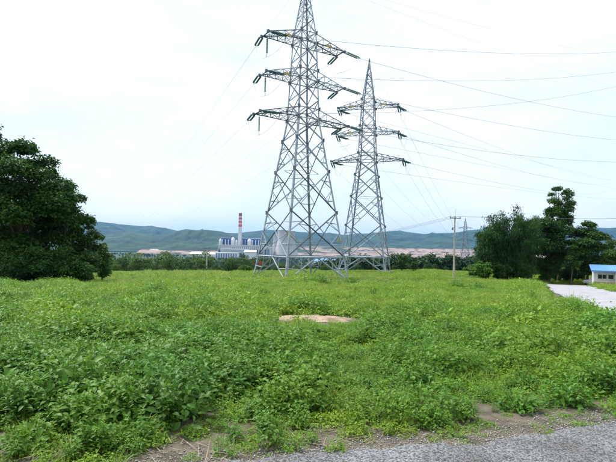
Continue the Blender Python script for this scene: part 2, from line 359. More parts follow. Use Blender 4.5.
MB().lathe([(rad(0), -14), (rad(0), 0), (rad(H * .5), H * .5), (rad(H), H), (rad(H) - 1.5, H), (rad(H) - 1.5, H - 6)], 20).build('shaft', M['chim'], ch)
for a, b, mt in ((213.3, 215.9, 'band2'), (217.6, 219.4, 'band'), (221.1, 222.9, 'band'), (224.5, 226.8, 'band')):
    z1 = (257.5 - a) * K; z0 = (257.5 - b) * K; MB().lathe([(rad(z0) + .1, z0), (rad(z0) + .5, z0), (rad(z1) + .5, z1), (rad(z1) + .1, z1)], 20).build('red_band', M[mt], ch)
def block(name, label, px0, px1, y0, y1, Y, dep, mat, ribs=0, rmat=None, cat='building', roof=None, windows=0):
    """building block from photo columns px0-px1 and rows y0 (top) - y1 (foot) at depth Y"""
    if Y is None: Y = hit((px0 + px1) / 2, y1).y
    k = Y / F; c = at((px0 + px1) / 2, y1, Y); w = (px1 - px0) * k; h = (y1 - y0) * k
    e_ = empty(name, (c.x, c.y, c.z)); tag(e_, label, cat)
    MB().box((0, 0, h / 2 - 10), (w, dep, h + 20)).build('wall', mat, e_)
    for r in range(ribs):
        x = -w / 2 + w * (r + .5) / ribs; MB().box((x, -dep / 2 - 1.5, h * .5), (w / ribs * .3, 3, h * .84)).build('cladding_panel', rmat, e_)
    if roof:
        m_ = MB(); o_ = 3; m_.add([(-w / 2 - o_, -dep / 2 - o_, h + .4), (w / 2 + o_, -dep / 2 - o_, h + .4), (w / 2 + o_, 0, h + 9), (-w / 2 - o_, 0, h + 9), (w / 2 + o_, dep / 2 + o_, h + .4), (-w / 2 - o_, dep / 2 + o_, h + .4)],
                                  [(0, 1, 2, 3), (3, 2, 4, 5), (0, 3, 5), (1, 4, 2)]); m_.build('roof', roof, e_)
    else: MB().box((0, 0, h + 2), (w + 3, dep + 3, 3)).build('roof', M['white'], e_)
    for r in range(windows):
        x = -w / 2 + w * (r + .5) / windows; MB().box((x, -dep / 2 - .6, h * .4), (w / windows * .55, 8, h * .42)).build('opening', M['darkgap'], e_)
    return e_
def silo(name, label, px, y0, y1, r, Y=PY + 20, cat='silo'):
    c = at(px, y1, Y); h = (y1 - y0) * Y / F; e_ = empty(name, c); tag(e_, label, cat, )
    MB().lathe([(r, -10), (r, h * .8), (r * 1.02, h * .8), (r * 1.02, h * .83), (r * .7, h * .93), (r * .2, h)], 16).build('tank_shell', M['white'], e_)
    MB().box((r * 1.05, -r * .4, h * .45), (4, 4, h * .9)).build('stair_tower', M['grey'], e_)
block('boiler_house', 'blue boiler house at the far left of the plant, left of the chimney', 221.6, 230.6, 238.4, 252, PY + 60, 60, M['blue'], 3, M['white'])
block('boiler_house', 'blue boiler house just right of the chimney', 241.6, 247, 238.6, 252, PY + 60, 60, M['blue'], 2, M['grey'])
block('boiler_house', 'blue boiler house seen through the left leg of the nearer pylon', 251.5, 260.5, 239.2, 252, PY + 60, 60, M['blue'], 3, M['white'])
silo('silo', 'slim white tower on the left end of the plant', 220.2, 238.6, 253, 9)
silo('silo', 'white domed silo between the left boiler house and the chimney', 232.8, 237, 252, 11)
silo('silo', 'thin white silo right beside the chimney foot', 236.2, 240, 252, 7)
silo('silo', 'white domed silo between the two right hand boiler houses', 249.3, 238.6, 252, 12)
block('turbine_hall', 'long pale hall along the foot of the boiler houses', 219, 263, 245.6, 256, PY - 70, 70, M['grey'], 22, M['white'], windows=13)
block('coal_bunker', 'grey bunker building with dark openings in front of the chimney foot', 221, 249, 249.6, 258, PY - 190, 50, M['grey'], 0, None, windows=9)
block('plant_office', 'low building with a dark blue front below the plant', 216.5, 238, 253.2, 258.8, PY - 330, 60, M['white'], 9, M['blue'])
block('workshop', 'bright white workshop at the plant right of the chimney', 245, 256, 252.0, 259.0, PY - 300, 60, M['white'], 0, None, roof=M['white'])
block('precipitator', 'white block structure left of the cooling towers', 262, 273, 247, 257, PY - 60, 70, M['white'], 4, M['grey'])
block('control_block', 'small blue grey block at the foot of the cooling towers', 264.5, 269.5, 248.5, 258, PY - 160, 40, M['grey'], 2, M['blue'])
def cooling(label, px, y0, y1, half, Y):
    k = Y / F; c = at(px, y1, Y); h = (y1 - y0) * k; r = half * k; e_ = empty('cooling_tower', c); tag(e_, label, 'cooling tower', 'cooling towers of the plant')
    pr = [(r, -12)] + [(r * (.62 + .38 * ((abs(q - .78) / .78) ** 1.7)), h * q) for q in np.linspace(.0, 1, 14)]
    pr += [(pr[-1][0] - 2, h), (pr[-1][0] - 2.5, h * .8)]
    MB().lathe(pr, 32).build('shell', M['grey2'], e_)
    MB().lathe([(r * 1.005, 0), (r * 1.02, 0), (r * .985, h * .06), (r * .97, h * .06)], 32).build('intake_ring', M['darkgap'], e_)
M['grey2'] = pmat('cooling_concrete', (.44, .43, .45), .85, 0, .08, .02)
cooling('grey concrete cooling tower, the nearer and larger one behind the pylon', 286, 231, 257, 13.5, PY - 40)
cooling('pale cooling tower half hidden behind the larger one', 279, 234, 256, 9.5, PY + 160)
block('white_shed', 'long low white shed at the foot of the quarry benches', 151, 158, 250.4, 252.4, None, 50, M['white'], 0, None, roof=M['white'])
block('white_shed', 'second low white shed right of the first below the quarry', 161.5, 168.5, 250.6, 252.4, None, 50, M['white'], 0, None, roof=M['white'])
block('warehouse', 'pale blue roofed warehouse left of the plant behind the wooden pole', 192, 206, 253.6, 257.6, None, 90, M['white'], 0, None, roof=M['white'])
block('warehouse', 'white warehouse with a bluish front left of the plant office', 207, 216, 254.2, 258, None, 70, M['white'], 0, None, roof=M['white'])
rng = random.Random(4)
nm = ['first', 'second', 'third', 'fourth', 'fifth', 'sixth', 'seventh']
for i, (a, b, y) in enumerate(((314, 321, 260.8), (322, 329, 260.4), (330.5, 336, 260.8), (337, 342, 261), (352, 361, 259.4), (362, 371, 259.8), (388, 398, 258))):
    block('factory_shed', 'light blue roofed shed in the valley, %s from the left beyond the pylons' % nm[i], a, b, y, y + 2.4, None, 45, M['white'], 0, None, roof=M['blueroof'])
for i, (a, b, y) in enumerate(((404, 412, 253.4), (418, 428, 252.6), (431, 437, 255.6), (440, 449, 255), (455, 462, 256), (345, 352, 256), (300, 309, 257))):
    block('valley_building', 'small pale building on the valley floor, %s of seven beyond the field' % nm[i], a, b, y, y + 1.5, None, 45, M['white'], 0, None, roof=M['grey'])

# ------------------------------------------------------------------ lattice towers
def angle_mesh():
    tk = .14; q = [(0, 0), (1, 0), (1, tk), (tk, tk), (tk, 1), (0, 1)]
    v = [(x, y, 0) for x, y in q] + [(x, y, 1) for x, y in q]; f = [(i, (i + 1) % 6, 6 + (i + 1) % 6, 6 + i) for i in range(6)] + [(3, 2, 1, 0), (5, 4, 3, 0), (6, 7, 8, 9), (6, 9, 10, 11)]
    me = bpy.data.meshes.new('angle_bar'); me.from_pydata(v, [], f); return me
ANG = {}
for k_ in ('steel', 'steel2'):
    ANG[k_] = angle_mesh(); ANG[k_].materials.append(M[k_])
GUS = MB().box((0, 0, 0), (.42, .05, .5)).mesh('gusset'); GUS.materials.append(M['plate'])
def member_mtx(a, b, w, outward):
    a, b = Vector(a), Vector(b); z = b - a; ln = z.length; z = z / ln; o_ = Vector(outward); o_ = o_ - z * o_.dot(z)
    if o_.length < 1e-4: o_ = Vector((0, 0, 1)) - z * z.z
    if o_.length < 1e-4: o_ = Vector((1, 0, 0))
    o_.normalize(); s_ = z.cross(o_)
    x = (-o_ + s_).normalized(); y = z.cross(x)
    m_ = Matrix.Identity(4)
    for i in range(3): m_[i][0] = x[i] * w; m_[i][1] = y[i] * w; m_[i][2] = z[i] * ln; m_[i][3] = a[i]
    return m_
def merged(mlist, mat, name):
    src = ANG['steel']; V0 = np.array([v.co[:] for v in src.vertices]); V0 = np.c_[V0, np.ones(len(V0))]; v = []; f = []
    for m_ in mlist:
        b = len(v); v += [tuple(q) for q in (V0 @ np.array(m_).T)[:, :3]]; f += [tuple(i + b for i in p_.vertices) for p_ in src.polygons]
    me = bpy.data.meshes.new(name); me.from_pydata(v, [], f); me.materials.append(mat); return me
ARMS = (21.3, 26.5, 31.6)
def tower(label, loc, yaw, scale=1.0, detail=True, arm_half=(6.8, 6.05, 5.9), Rb=6.72, wide=1.0, mscale=1.0):
    t_ = empty('lattice_pylon', loc, yaw); tag(t_, label, 'pylon', 'lattice power pylons'); t_.scale = (scale,) * 3
    def half(z): return float(np.interp(z, (-1.5, 0, 21.3, 31.6, 33.0, 40.5), (Rb * 1.045, Rb, 2.3, 1.75, 1.62, .16))) / math.sqrt(2)
    def cor(k, z): h = half(z); sx, sy = ((-1, -1), (1, -1), (1, 1), (-1, 1))[k % 4]; return Vector((sx * h, sy * h, z))
    parts = {}
    def mem(name, a, b, w, outw, mt='steel'): parts.setdefault((name, mt), []).append(member_mtx(a, b, w * mscale, outw))
    FN = (Vector((0, -1, 0)), Vector((1, 0, 0)), Vector((0, 1, 0)), Vector((-1, 0, 0)))
    rr = random.Random(int(abs(loc[1])))
    # legs
    for k in range(4):
        ml = []; zs = (-1.5, 21.3, 31.6, 33.0, 40.5)
        for a, b in zip(zs[:-1], zs[1:]): ml.append(member_mtx(cor(k, a), cor(k, b), (.24 if b < 30 else .17) * mscale, cor(k, 0)))
        obj('leg', merged(ml, M['steel'], 'leg'), None, t_)
        if detail:
            c_ = cor(k, -.35); MB().lathe([(.55, -1.2), (.5, .25), (.3, .45)], 10, c_).build('footing', M['concrete'], t_)
    # belt and skirt
    zb = 2.9
    for k in range(4):
        n_ = FN[k]; a, b = cor(k, zb), cor(k + 1, zb); mid = (a + b) / 2
        mem('belt_bar', a, b, .13, n_); mem('skirt_brace', cor(k, -.2), mid, .13, n_); mem('skirt_brace', cor(k + 1, -.2), mid, .13, n_)
        for kk, f_ in ((k, a), (k + 1, b)):
            q = cor(kk, -.2).lerp(mid, .5); mem('redundant_brace', q, cor(kk, 1.5), .07, n_); mem('redundant_brace', q, f_.lerp(mid, .5), .07, n_)
        nx_ = (cor(k + 1, zb) + cor(k + 2, zb)) / 2; mem('plan_brace', mid, nx_, .1, (0, 0, 1))
    # crossed body panels
    zs = (2.9, 8.8, 14.3, 18.5, 21.3)
    for a_, b_ in zip(zs[:-1], zs[1:]):
        for k in range(4):
            n_ = FN[k]; p0, p1, q0, q1 = cor(k, a_), cor(k + 1, a_), cor(k, b_), cor(k + 1, b_)
            mem('diagonal_brace', p0, q1, .125, n_, 'steel2' if rr.random() < .45 else 'steel'); mem('diagonal_brace', p1 - n_ * .09, q0 - n_ * .09, .125, -n_, 'steel2' if rr.random() < .3 else 'steel')  # random bars take the shade-darkened steel
            tc_ = (p1 - p0).length / ((p1 - p0).length + (q1 - q0).length); X_ = p0.lerp(q1, tc_)
            if b_ - a_ > 3:
                for A0, B0 in ((p0, q0), (p1, q1)):
                    m0, m1 = A0.lerp(X_, .5), B0.lerp(X_, .5); l0, lm, l1 = A0.lerp(B0, .28), A0.lerp(B0, tc_), A0.lerp(B0, .74)
                    mem('redundant_brace', m0, l0, .07, n_); mem('redundant_brace', m0, lm, .07, n_); mem('redundant_brace', m1, lm, .07, n_); mem('redundant_brace', m1, l1, .07, n_)
    for k in range(4):
        for z in (21.3, 26.5, 31.6, 22.7, 27.9, 33.0): mem('belt_bar', cor(k, z), cor(k + 1, z), .1, FN[k])
        mem('plan_brace', (cor(k, 14.3) + cor(k + 1, 14.3)) / 2, (cor(k + 1, 14.3) + cor(k + 2, 14.3)) / 2, .08, (0, 0, 1))
    zs = (21.3, 23.9, 26.5, 29.05, 31.6, 33.0, 35.0, 36.8, 38.4, 39.7)
    for a_, b_ in zip(zs[:-1], zs[1:]):
        for k in range(4):
            n_ = FN[k]; wd = .1 if b_ < 33 else .075
            mem('diagonal_brace', cor(k, a_), cor(k + 1, b_), wd, n_, 'steel2' if rr.random() < .4 else 'steel'); mem('diagonal_brace', cor(k + 1, a_) - n_ * .07, cor(k, b_) - n_ * .07, wd, -n_)
            if b_ > 34: mem('belt_bar', cor(k, b_), cor(k + 1, b_), .06, n_)
    # cross arms
    tips = {}
    for ai, z in enumerate(ARMS):
        for sgn in (-1, 1):
            Ln = arm_half[ai]; h = half(z); h2 = half(z + 1.35); w = wide
            lo = [Vector((sgn * h, s_ * h, z)) for s_ in (-1, 1)]; up = [Vector((sgn * h2, s_ * h2, z + 1.35)) for s_ in (-1, 1)]; tip = [Vector((sgn * Ln, s_ * w, z)) for s_ in (-1, 1)]
            ch_ = [member_mtx(lo[i], tip[i], .12 * mscale, (0, 2 * i - 1, -1)) for i in (0, 1)] + [member_mtx(up[i], tip[i] + Vector((0, 0, .08)), .11 * mscale, (0, 2 * i - 1, 1)) for i in (0, 1)] + [member_mtx(tip[0] - Vector((0, .15, 0)), tip[1] + Vector((0, .15, 0)), .15 * mscale, (sgn, 0, 0))]
            lac = []; nseg = 4
            for i in range(nseg):
                f0, f1 = i / nseg, (i + 1) / nseg
                for a, b in ((lo[0].lerp(tip[0], f0), lo[1].lerp(tip[1], f1)), (lo[1].lerp(tip[1], f0), lo[0].lerp(tip[0], f1))): lac.append(member_mtx(a, b, .06 * mscale, (0, 0, -1)))
                if i:
                    lac.append(member_mtx(lo[0].lerp(tip[0], f0), lo[1].lerp(tip[1], f0), .07 * mscale, (0, 0, -1))); lac.append(member_mtx(up[0].lerp(tip[0], f0), up[1].lerp(tip[1], f0), .06 * mscale, (0, 0, 1)))
                for s_ in (0, 1):
                    lac.append(member_mtx(lo[s_].lerp(tip[s_], f0), up[s_].lerp(tip[s_], f1), .06 * mscale, (0, 2 * s_ - 1, 0)))
                    if i: lac.append(member_mtx(lo[s_].lerp(tip[s_], f0), up[s_].lerp(tip[s_], f0), .06 * mscale, (0, 2 * s_ - 1, 0)))
            arm = obj('cross_arm', merged(ch_, M['steel2'] if (ai + sgn) % 2 else M['steel'], 'cross_arm'), None, t_)
            lc = obj('lacing', merged(lac, M['steel'], 'lacing'), None, arm); lc['kind'] = 'stuff'
            if detail:
                for s_ in (0, 1): MB().box(tip[s_] + Vector((sgn * .05, 0, 0)), (.3, .26, .34)).build('end_plate', M['plate'], arm)
                MB().box(lo[0].lerp(tip[0], .42) + Vector((0, -.08, .1)), (.95, .03, .3)).build('number_plate', M['yellow'], arm) if (ai, sgn) in ((2, -1), (2, 1), (1, -1)) else None
            tips[(ai, sgn)] = tip
    if detail:
        for z in (8.8, 14.3, 18.5, 21.3, 22.7, 26.5, 27.9, 31.6, 33.0):
            for k in range(4):
                c_ = cor(k, z); o1 = obj('gusset_plate', GUS, None, t_, mtx=Matrix.Translation(c_ + FN[k] * .05) @ Matrix.Rotation(math.pi / 2 * (k % 2), 4, 'Z'))
        MB().lathe([(.16, 40.3), (.16, 40.75), (.03, 41.2)], 8).build('peak_cap', M['plate'], t_)
    for (name, mt), ml in parts.items():
        if detail:
            for m_ in ml: obj(name, ANG[mt], None, t_, mtx=m_)
        else: obj(name, merged(ml, M[mt], name), None, t_)
    mw = Matrix.Translation(loc) @ Matrix.Rotation(yaw, 4, 'Z') @ Matrix.Scale(scale, 4)
    return t_, {k: [mw @ q for q in v] for k, v in tips.items()}, mw @ Vector((0, 0, 40.9)), mw
T1p = at(299.6, 278, 65.0); T1p.z = g(T1p.x, 65) ; Y2 = 92.5
T2p = at(365, 271.5, Y2); T2p.z = -3.1
T3p = at(464.6, 264, 405); T3p.z = at(464.6, 217, 405).z - 41
T4p = at(114, 236, 3700)

T1, tip1, pk1, mw1 = tower('large galvanised lattice pylon, the nearer one, cut off by the top of the picture', T1p, R(31), 1.0)
MB().box(mw1.inverted() @ at(289.2, 234, 61.5), (.5, .04, .9)).build('warning_sign', M['yellow'], T1)
MB().box(mw1.inverted() @ at(260.2, 263, 62), (.3, .04, .45)).build('danger_sign', M['red'], T1)
T2, tip2, pk2, mw2 = tower('galvanised lattice pylon standing behind and right of the nearer one', T2p, R(-16), 1.0, arm_half=(6.9, 5.95, 5.75), Rb=6.3)
MB().box(mw2.inverted() @ at(339.6, 240, 90), (.5, .04, .9)).build('warning_sign', M['yellow'], T2)
T3, tip3, pk3, mw3 = tower('small pale lattice pylon far off beside the concrete pole', T3p, R(-30), 1.0, detail=False, mscale=1.3)
T4, tip4, pk4, mw4 = tower('tiny pylon on the distant hillside at the left', T4p, R(35), 1.0, detail=False, mscale=2.2)

# insulators, conductors and jumpers
DISC = []
for i in range(13): DISC += [(.045, i * .15), (.13, i * .15 + .03), (.125, i * .15 + .07), (.05, i * .15 + .10)]
def insulators(label, p0, d, n=2, sp=.42, ln=2.0, group='insulator strings'):
    """string pair from attachment p0 along direction d"""
    d = Vector(d).normalized(); e_ = empty('insulator_string', p0); tag(e_, label, 'insulator', group)
    side = d.cross(Vector((0, 0, 1))); side = side.normalized() if side.length > .05 else Vector((1, 0, 0))
    k = ln / 1.95
    for s_ in ([0] if n == 1 else [-.5, .5]):
        MB().lathe([(r, z * k) for r, z in DISC], 8, side * s_ * sp + d * .4, d).build('disc_stack', M['glass'], e_)
    e1 = d * (.4 + ln)
    m_ = MB(); m_.tube([(0, 0, 0), d * .2], .035, 5)
    if n == 2: m_.tube([d * .2 - side * sp * .6, d * .2 + side * sp * .6], .05, 5)
    for s_ in ([0] if n == 1 else [-.5, .5]): m_.tube([d * .2 + side * s_ * sp, d * .4 + side * s_ * sp], .03, 5); m_.tube([e1 + side * s_ * sp, e1 + d * .15 + side * s_ * sp], .03, 5)
    if n == 2: m_.tube([e1 + d * .15 - side * sp * .6, e1 + d * .15 + side * sp * .6], .05, 5)
    m_.tube([e1 + d * .15, e1 + d * .45], .035, 5); m_.build('end_fitting', M['plate'], e_)
    return Vector(p0) + d * (ln + .85)
def wire(label, pts, r=.02, name='power_line', cat='power line', group=None):
    o_ = MB().tube(pts, r, 5).build(name, M['wire']); tag(o_, label, cat, group); return o_
def sagline(a, b, sag, n=48):
    a, b = Vector(a), Vector(b); return [a.lerp(b, q) - Vector((0, 0, 4 * sag * q * (1 - q))) for q in (i / n for i in range(n + 1))]
def pxline(a, mid, end, Y1, ext=1.6, n=60):
    """wire from a through the sight line of photo point mid to photo point end at depth Y1"""
    a = Vector(a); b = at(*end, Y1); u, v = un(*mid)
    tm = (u * a.y / F - a.x) / ((b.x - a.x) - u * (b.y - a.y) / F); Ym = a.y + (b.y - a.y) * tm; zm = EYE + v * Ym / F
    cf = np.polyfit([0, tm, 1], [a.z, zm, b.z], 2)
    return [Vector((a.x + (b.x - a.x) * q, a.y + (b.y - a.y) * q, float(np.polyval(cf, q)))) for q in (ext * i / n for i in range(n + 1))]
LV = ('lowest', 'middle', 'top'); SD = {-1: 'left', 1: 'right'}
right_px = {(-1, 2): ((480, 52.3), (616, 52)), (-1, 1): ((476, 81), (616, 72)), (-1, 0): ((508, 104), (616, 86.5)), (1, 2): ((480, 90.5), (616, 117)), (1, 1): ((508, 125), (616, 140)), (1, 0): ((508, 154), (616, 162))}
far_end = {}
for (ai, sgn), tp in tip1.items():
    nearp, farp = tp                                     # index 0 is the camera side of the arm
    who = 'nearer pylon\'s %s %s arm' % (LV[ai], SD[sgn])
    tgt = tip4[(ai, sgn)][0]
    d = (tgt - farp).normalized() - Vector((0, 0, .10))
    e0 = insulators('twin green insulator strings pulled left from the ' + who, farp, d)
    wire('conductor running off to the far left hills from the ' + who, sagline(e0, tgt, 40), .013)
    mid, end = right_px[(sgn, ai)]
    b = at(*end, 108); am = at(mid[0], mid[1], 80)
    d = (am - nearp).normalized() - Vector((0, 0, .12 if sgn > 0 else .16))
    e1 = insulators('green insulator strings pulled right from the ' + who, nearp, d)
    wire('conductor crossing the sky to the right from the ' + who, pxline(e1, mid, end, 108), .022)
    # jumper loop below the arm
    lowp = (farp + nearp) / 2 - Vector((0, 0, 2.6))
    if sgn < 0:
        hp = farp.lerp(nearp, .3) + (mw1.to_3x3() @ Vector((.5, 0, 0))); q = insulators('vertical insulator string hanging below the ' + who, hp, (0, 0, -1), 1, ln=1.9); lowp = q
    c1 = e0 - Vector((0, 0, 1.9)); pts = []
    for a, c_, b2 in ((e0, e0.lerp(lowp, .35) - Vector((0, 0, 1.5)), lowp), (lowp, e1.lerp(lowp, .5) - Vector((0, 0, .9)), e1)):
        for i in range(13): q = i / 12; pts.append(a * (1 - q) ** 2 + c_ * 2 * q * (1 - q) + b2 * q * q)
    wire('slack jumper loop hanging under the ' + who, [p_ for i, p_ in enumerate(pts) if i != 13], .018, 'jumper_cable', 'cable')
ew = {(-1): ((476, 25), (616, 57)), 1: ((480, 43), (616, 87))}
for s_, (mid, end) in ew.items(): wire('thin earth wire from the peak of the nearer pylon, the %s one at upper right' % ('upper' if s_ < 0 else 'lower'), pxline(pk1 + Vector((s_ * .3, 0, 0)), mid, end, 112), .011)
wire('thin earth wire from the peak of the nearer pylon down to the far left', sagline(pk1, pk4, 30), .010)
right2 = {(1, 2): ((508, 151.4), (616, 179.5)), (-1, 2): ((508, 155), (616, 181.8)), (1, 1): ((508, 167.5), (616, 182.5)), (-1, 1): ((508, 169.5), (616, 188.5)), (1, 0): ((496, 182.5), (616, 189)), (-1, 0): ((496, 187), (616, 199))}
for (ai, sgn), tp in tip2.items():
    nearp, farp = tp; who = 'farther pylon\'s %s %s arm' % (LV[ai], SD[sgn])
    tgt = tip3[(ai, sgn)][0]; d = (tgt - nearp).normalized() - Vector((0, 0, .5))
    e0 = insulators('short twin insulator strings hanging from the ' + who, nearp, d, ln=1.6)
    wire('faint conductor dropping to the far pylon from the ' + who, sagline(e0, tgt, 9), .016)
    mid, end = right2[(sgn, ai)]; d = (at(*mid, 150) - farp).normalized() - Vector((0, 0, .06))
    e1 = insulators('insulator string stretched to the right from the ' + who, farp, d, ln=2.2)
    wire('conductor running right towards the trees from the ' + who, pxline(e1, mid, end, 420, 1.4), .026)
    lowp = (e0 + e1) / 2 - Vector((0, 0, 1.8)); pts = [e0 * (1 - q) ** 2 + (lowp * 2 - (e0 + e1) / 2) * 2 * q * (1 - q) + e1 * q * q for q in (i / 14 for i in range(15))]
    wire('jumper loop hanging under the ' + who, pts, .016, 'jumper_cable', 'cable')
wire('earth wire from the peak of the farther pylon to the far pylon', sagline(pk2, pk3, 6), .011)

# distribution poles and line
def pole(label, px, y_top, Y, r=.13, arm=True, extra=False):
    tp = at(px, y_top, Y); gz_ = g(tp.x, Y); h = tp.z - gz_; e_ = empty('utility_pole', (tp.x, Y, gz_)); tag(e_, label, 'utility pole', 'concrete utility poles')
    MB().lathe([(r * 1.25, -.8), (r * 1.2, 0), (r * .8, h), (r * .5, h + .06)], 10).build('shaft', M['pole'], e_)
    if arm:
        MB().box((0, -.12, h - .25), (1.9, .1, .12), .35).build('crossarm', M['steel2'], e_)
        for q in (-.85, 0, .85): MB().lathe([(.03, 0), (.06, .04), (.045, .1), (.075, .14), (.05, .22), (.02, .26)], 8, (q * math.cos(.35), q * math.sin(.35) - .12, h - .19)).build('pin_insulator', M['glass'], e_)
    if extra:
        MB().tube([(.05, 0, h), (.05, 0, h + .9), (.12, 0, h + 1.1)], .02, 5).build('lightning_rod', M['steel'], e_)
        MB().tube([(-.1, -.1, h - 1.55), (-.3, -.14, h - 1.7)], .03, 5).build('bracket', M['plate'], e_)
        MB().lathe([(.05, -.24), (.11, -.2), (.11, .08), (.07, .14), (.03, .2)], 10, (-.36, -.14, h - 1.75)).build('fuse_cutout', M['plate'], e_)
        for s_ in (-1, 1): MB().tube([(s_ * .8, -.1, h - .1), (s_ * .45, -.1, h - .8), (s_ * .3, -.12, h - 1.5)], .012, 4).build('drop_lead', M['wire'], e_)
    return Vector((tp.x, Y, gz_ + h))
pB = pole('concrete utility pole with rod and fuse cutout at the right of the field', 455, 216.5, 70, .13, True, True)
pC = pole('distant utility pole behind the legs of the nearer pylon', 289, 244.5, 150, .15)
pA = pole('pale utility pole at the field edge left of the chimney', 207, 247.5, 140, .17)
pL = at(-60, 233, 60); pR = at(760, 215, 95)
for k, (dz, dx) in enumerate(((0, 0), (.02, .8), (-.02, -.8))):
    v_ = Vector((dx, .25 * dx, dz)); nmk = ('middle', 'right', 'left')[k]
    wire('thin distribution wire from the concrete pole right behind the trees, %s pin' % nmk, sagline(pB + v_, pR + v_, .5), .014, group=None)
    wire('distribution wire dipping behind the pylons to the concrete pole, %s pin' % nmk, sagline(pC + v_, pB + v_, 1.1), .017)
    wire('distribution wire between the two distant poles, %s pin' % nmk, sagline(pA + v_, pC + v_, .6), .02)
    wire('dark distribution wire from the left pole towards the left trees, %s pin' % nmk, sagline(pA + v_, pL + v_, 1.2), .022)

# ------------------------------------------------------------------ guard hut by the side road
M['render'] = pmat('white_render', (.66, .66, .65), .8, 0, .1, 2.5, bump=.1)
M['brick'] = pmat('pink_dado', (.44, .22, .15), .85, 0, .2, 3, bump=.2)
M['pane'] = pmat('dark_glass', (.012, .016, .02), .08, 0, .1, 2, spec=.6)
M['frame'] = pmat('window_frame', (.55, .56, .58), .5, 0, .08, 4)
M['sheet'] = pmat('blue_metal_sheet', (.12, .30, .60), .4, .1, .1, 2)
hb = at(593.6, 282.8, 71); HR = R(-27)
hut = empty('guard_hut', (hb.x, hb.y, g(hb.x, hb.y) + .2), HR); tag(hut, 'white guard hut with blue sheet roof at the right edge by the road', 'hut')
hw, hd, hh = 5.2, 3.6, 2.1
MB().box((hw / 2, .09, hh / 2 + .26), (hw, .16, hh - .52)).build('front_wall', M['render'], hut)
MB().box((.08, hd / 2 + .1, hh / 2), (.16, hd - .2, hh)).build('side_wall', M['render'], hut); MB().box((hw - .08, hd / 2 + .1, hh / 2), (.16, hd - .2, hh)).build('side_wall', M['render'], hut)
MB().box((hw / 2, hd, hh / 2), (hw - .36, .16, hh)).build('back_wall', M['render'], hut)
MB().box((hw / 2 - .02, .06, .12), (hw + .06, .2, .8)).build('dado', M['brick'], hut)
for i, (x0, x1) in enumerate(((.5, 1.65), (1.8, 2.5), (3.25, 4.3))):
    wf = MB(); z0, z1 = .98, 1.66
    for a in (((x0 + x1) / 2, z0, x1 - x0, .07), ((x0 + x1) / 2, z1, x1 - x0, .07), (x0, (z0 + z1) / 2, .07, z1 - z0 + .07), (x1, (z0 + z1) / 2, .07, z1 - z0 + .07)): wf.box((a[0], -.01, a[1]), (a[2], .08, a[3]))
    if i == 0: wf.box(((x0 + x1) / 2, -.012, (z0 + z1) / 2), (.06, .075, z1 - z0))
    wo = wf.build('window', M['frame'], hut)
    MB().box(((x0 + x1) / 2, .0, (z0 + z1) / 2), (x1 - x0, .03, z1 - z0)).build('pane', M['pane'], wo)
    MB().box(((x0 + x1) / 2, -.05, z0 - .06), (x1 - x0 + .16, .18, .05)).build('sill', M['render'], wo)
MB().box((2.83, -.7, 1.06), (.36, .34, 2.1)).build('porch_column', M['render'], hut)
MB().box((2.83, -.7, .04), (.46, .46, .2)).build('column_foot', M['concrete'], hut)
def roof_sheet(x0, x1):
    m_ = MB(); n_ = 40; xs_ = np.linspace(x0, x1, n_); top = []
    for x in xs_:
        k = .03 * math.sin(x * 26); top.append((x, k))
    v = []
    for x, k in top: v += [(x, -1.0, 2.2 + k), (x, hd + .4, 2.98 + k), (x, hd + .4, 2.95 + k), (x, -1.0, 2.17 + k)]
    f = []
    for i in range(n_ - 1):
        a = i * 4; b = a + 4; f += [(a, b, b + 1, a + 1), (a + 3, a + 2, b + 2, b + 3), (a, a + 3, b + 3, b)]
    return m_.add(v, f)
rf = roof_sheet(-.42, 2.9).build('roof_sheet', M['sheet'], hut); roof_sheet(2.88, 6.1).build('roof_sheet', M['sheet'], hut, (0, 0, .025))
MB().box((2.84, -1.02, 2.15), (6.5, .04, .2)).build('fascia', M['sheet'], hut)
MB().box((.3, -.45, 2.12), (.08, .9, .1)).build('rafter', M['frame'], hut); MB().box((2.83, -.4, 2.15), (.08, .9, .1)).build('rafter', M['frame'], hut)
# small white car standing behind the hut, mostly hidden
M['carpaint'] = pmat('white_paint', (.66, .67, .69), .25, 0, .03, 2, spec=.6); M['rubber'] = pmat('rubber', (.02, .02, .02), .8)
cb = at(597, 280.2, 77); car = empty('parked_car', (cb.x, cb.y, g(cb.x, cb.y) + .02), R(8)); tag(car, 'white car mostly hidden between the dark trees and the guard hut', 'car')
pr = [(-1.9, .35), (-1.95, .62), (-1.8, .82), (-.95, .93), (-.4, 1.38), (.85, 1.42), (1.45, 1.02), (1.85, .92), (1.95, .6), (1.9, .35)]
v = []; f = []
for yy, sc_ in ((-.78, .94), (-.7, 1), (.7, 1), (.78, .94)): v += [(x * (1 if sc_ == 1 else .985), yy * (1 if z < .95 else .88), z if sc_ == 1 else min(z, z * .97)) for x, z in pr]
k = len(pr)
for s_ in range(3):
    for i in range(k): j = (i + 1) % k; f.append((s_ * k + i, s_ * k + j, (s_ + 1) * k + j, (s_ + 1) * k + i))
f += [tuple(range(k)), tuple(range(3 * k, 4 * k))[::-1]]
MB().add(v, f).build('body', M['carpaint'], car)
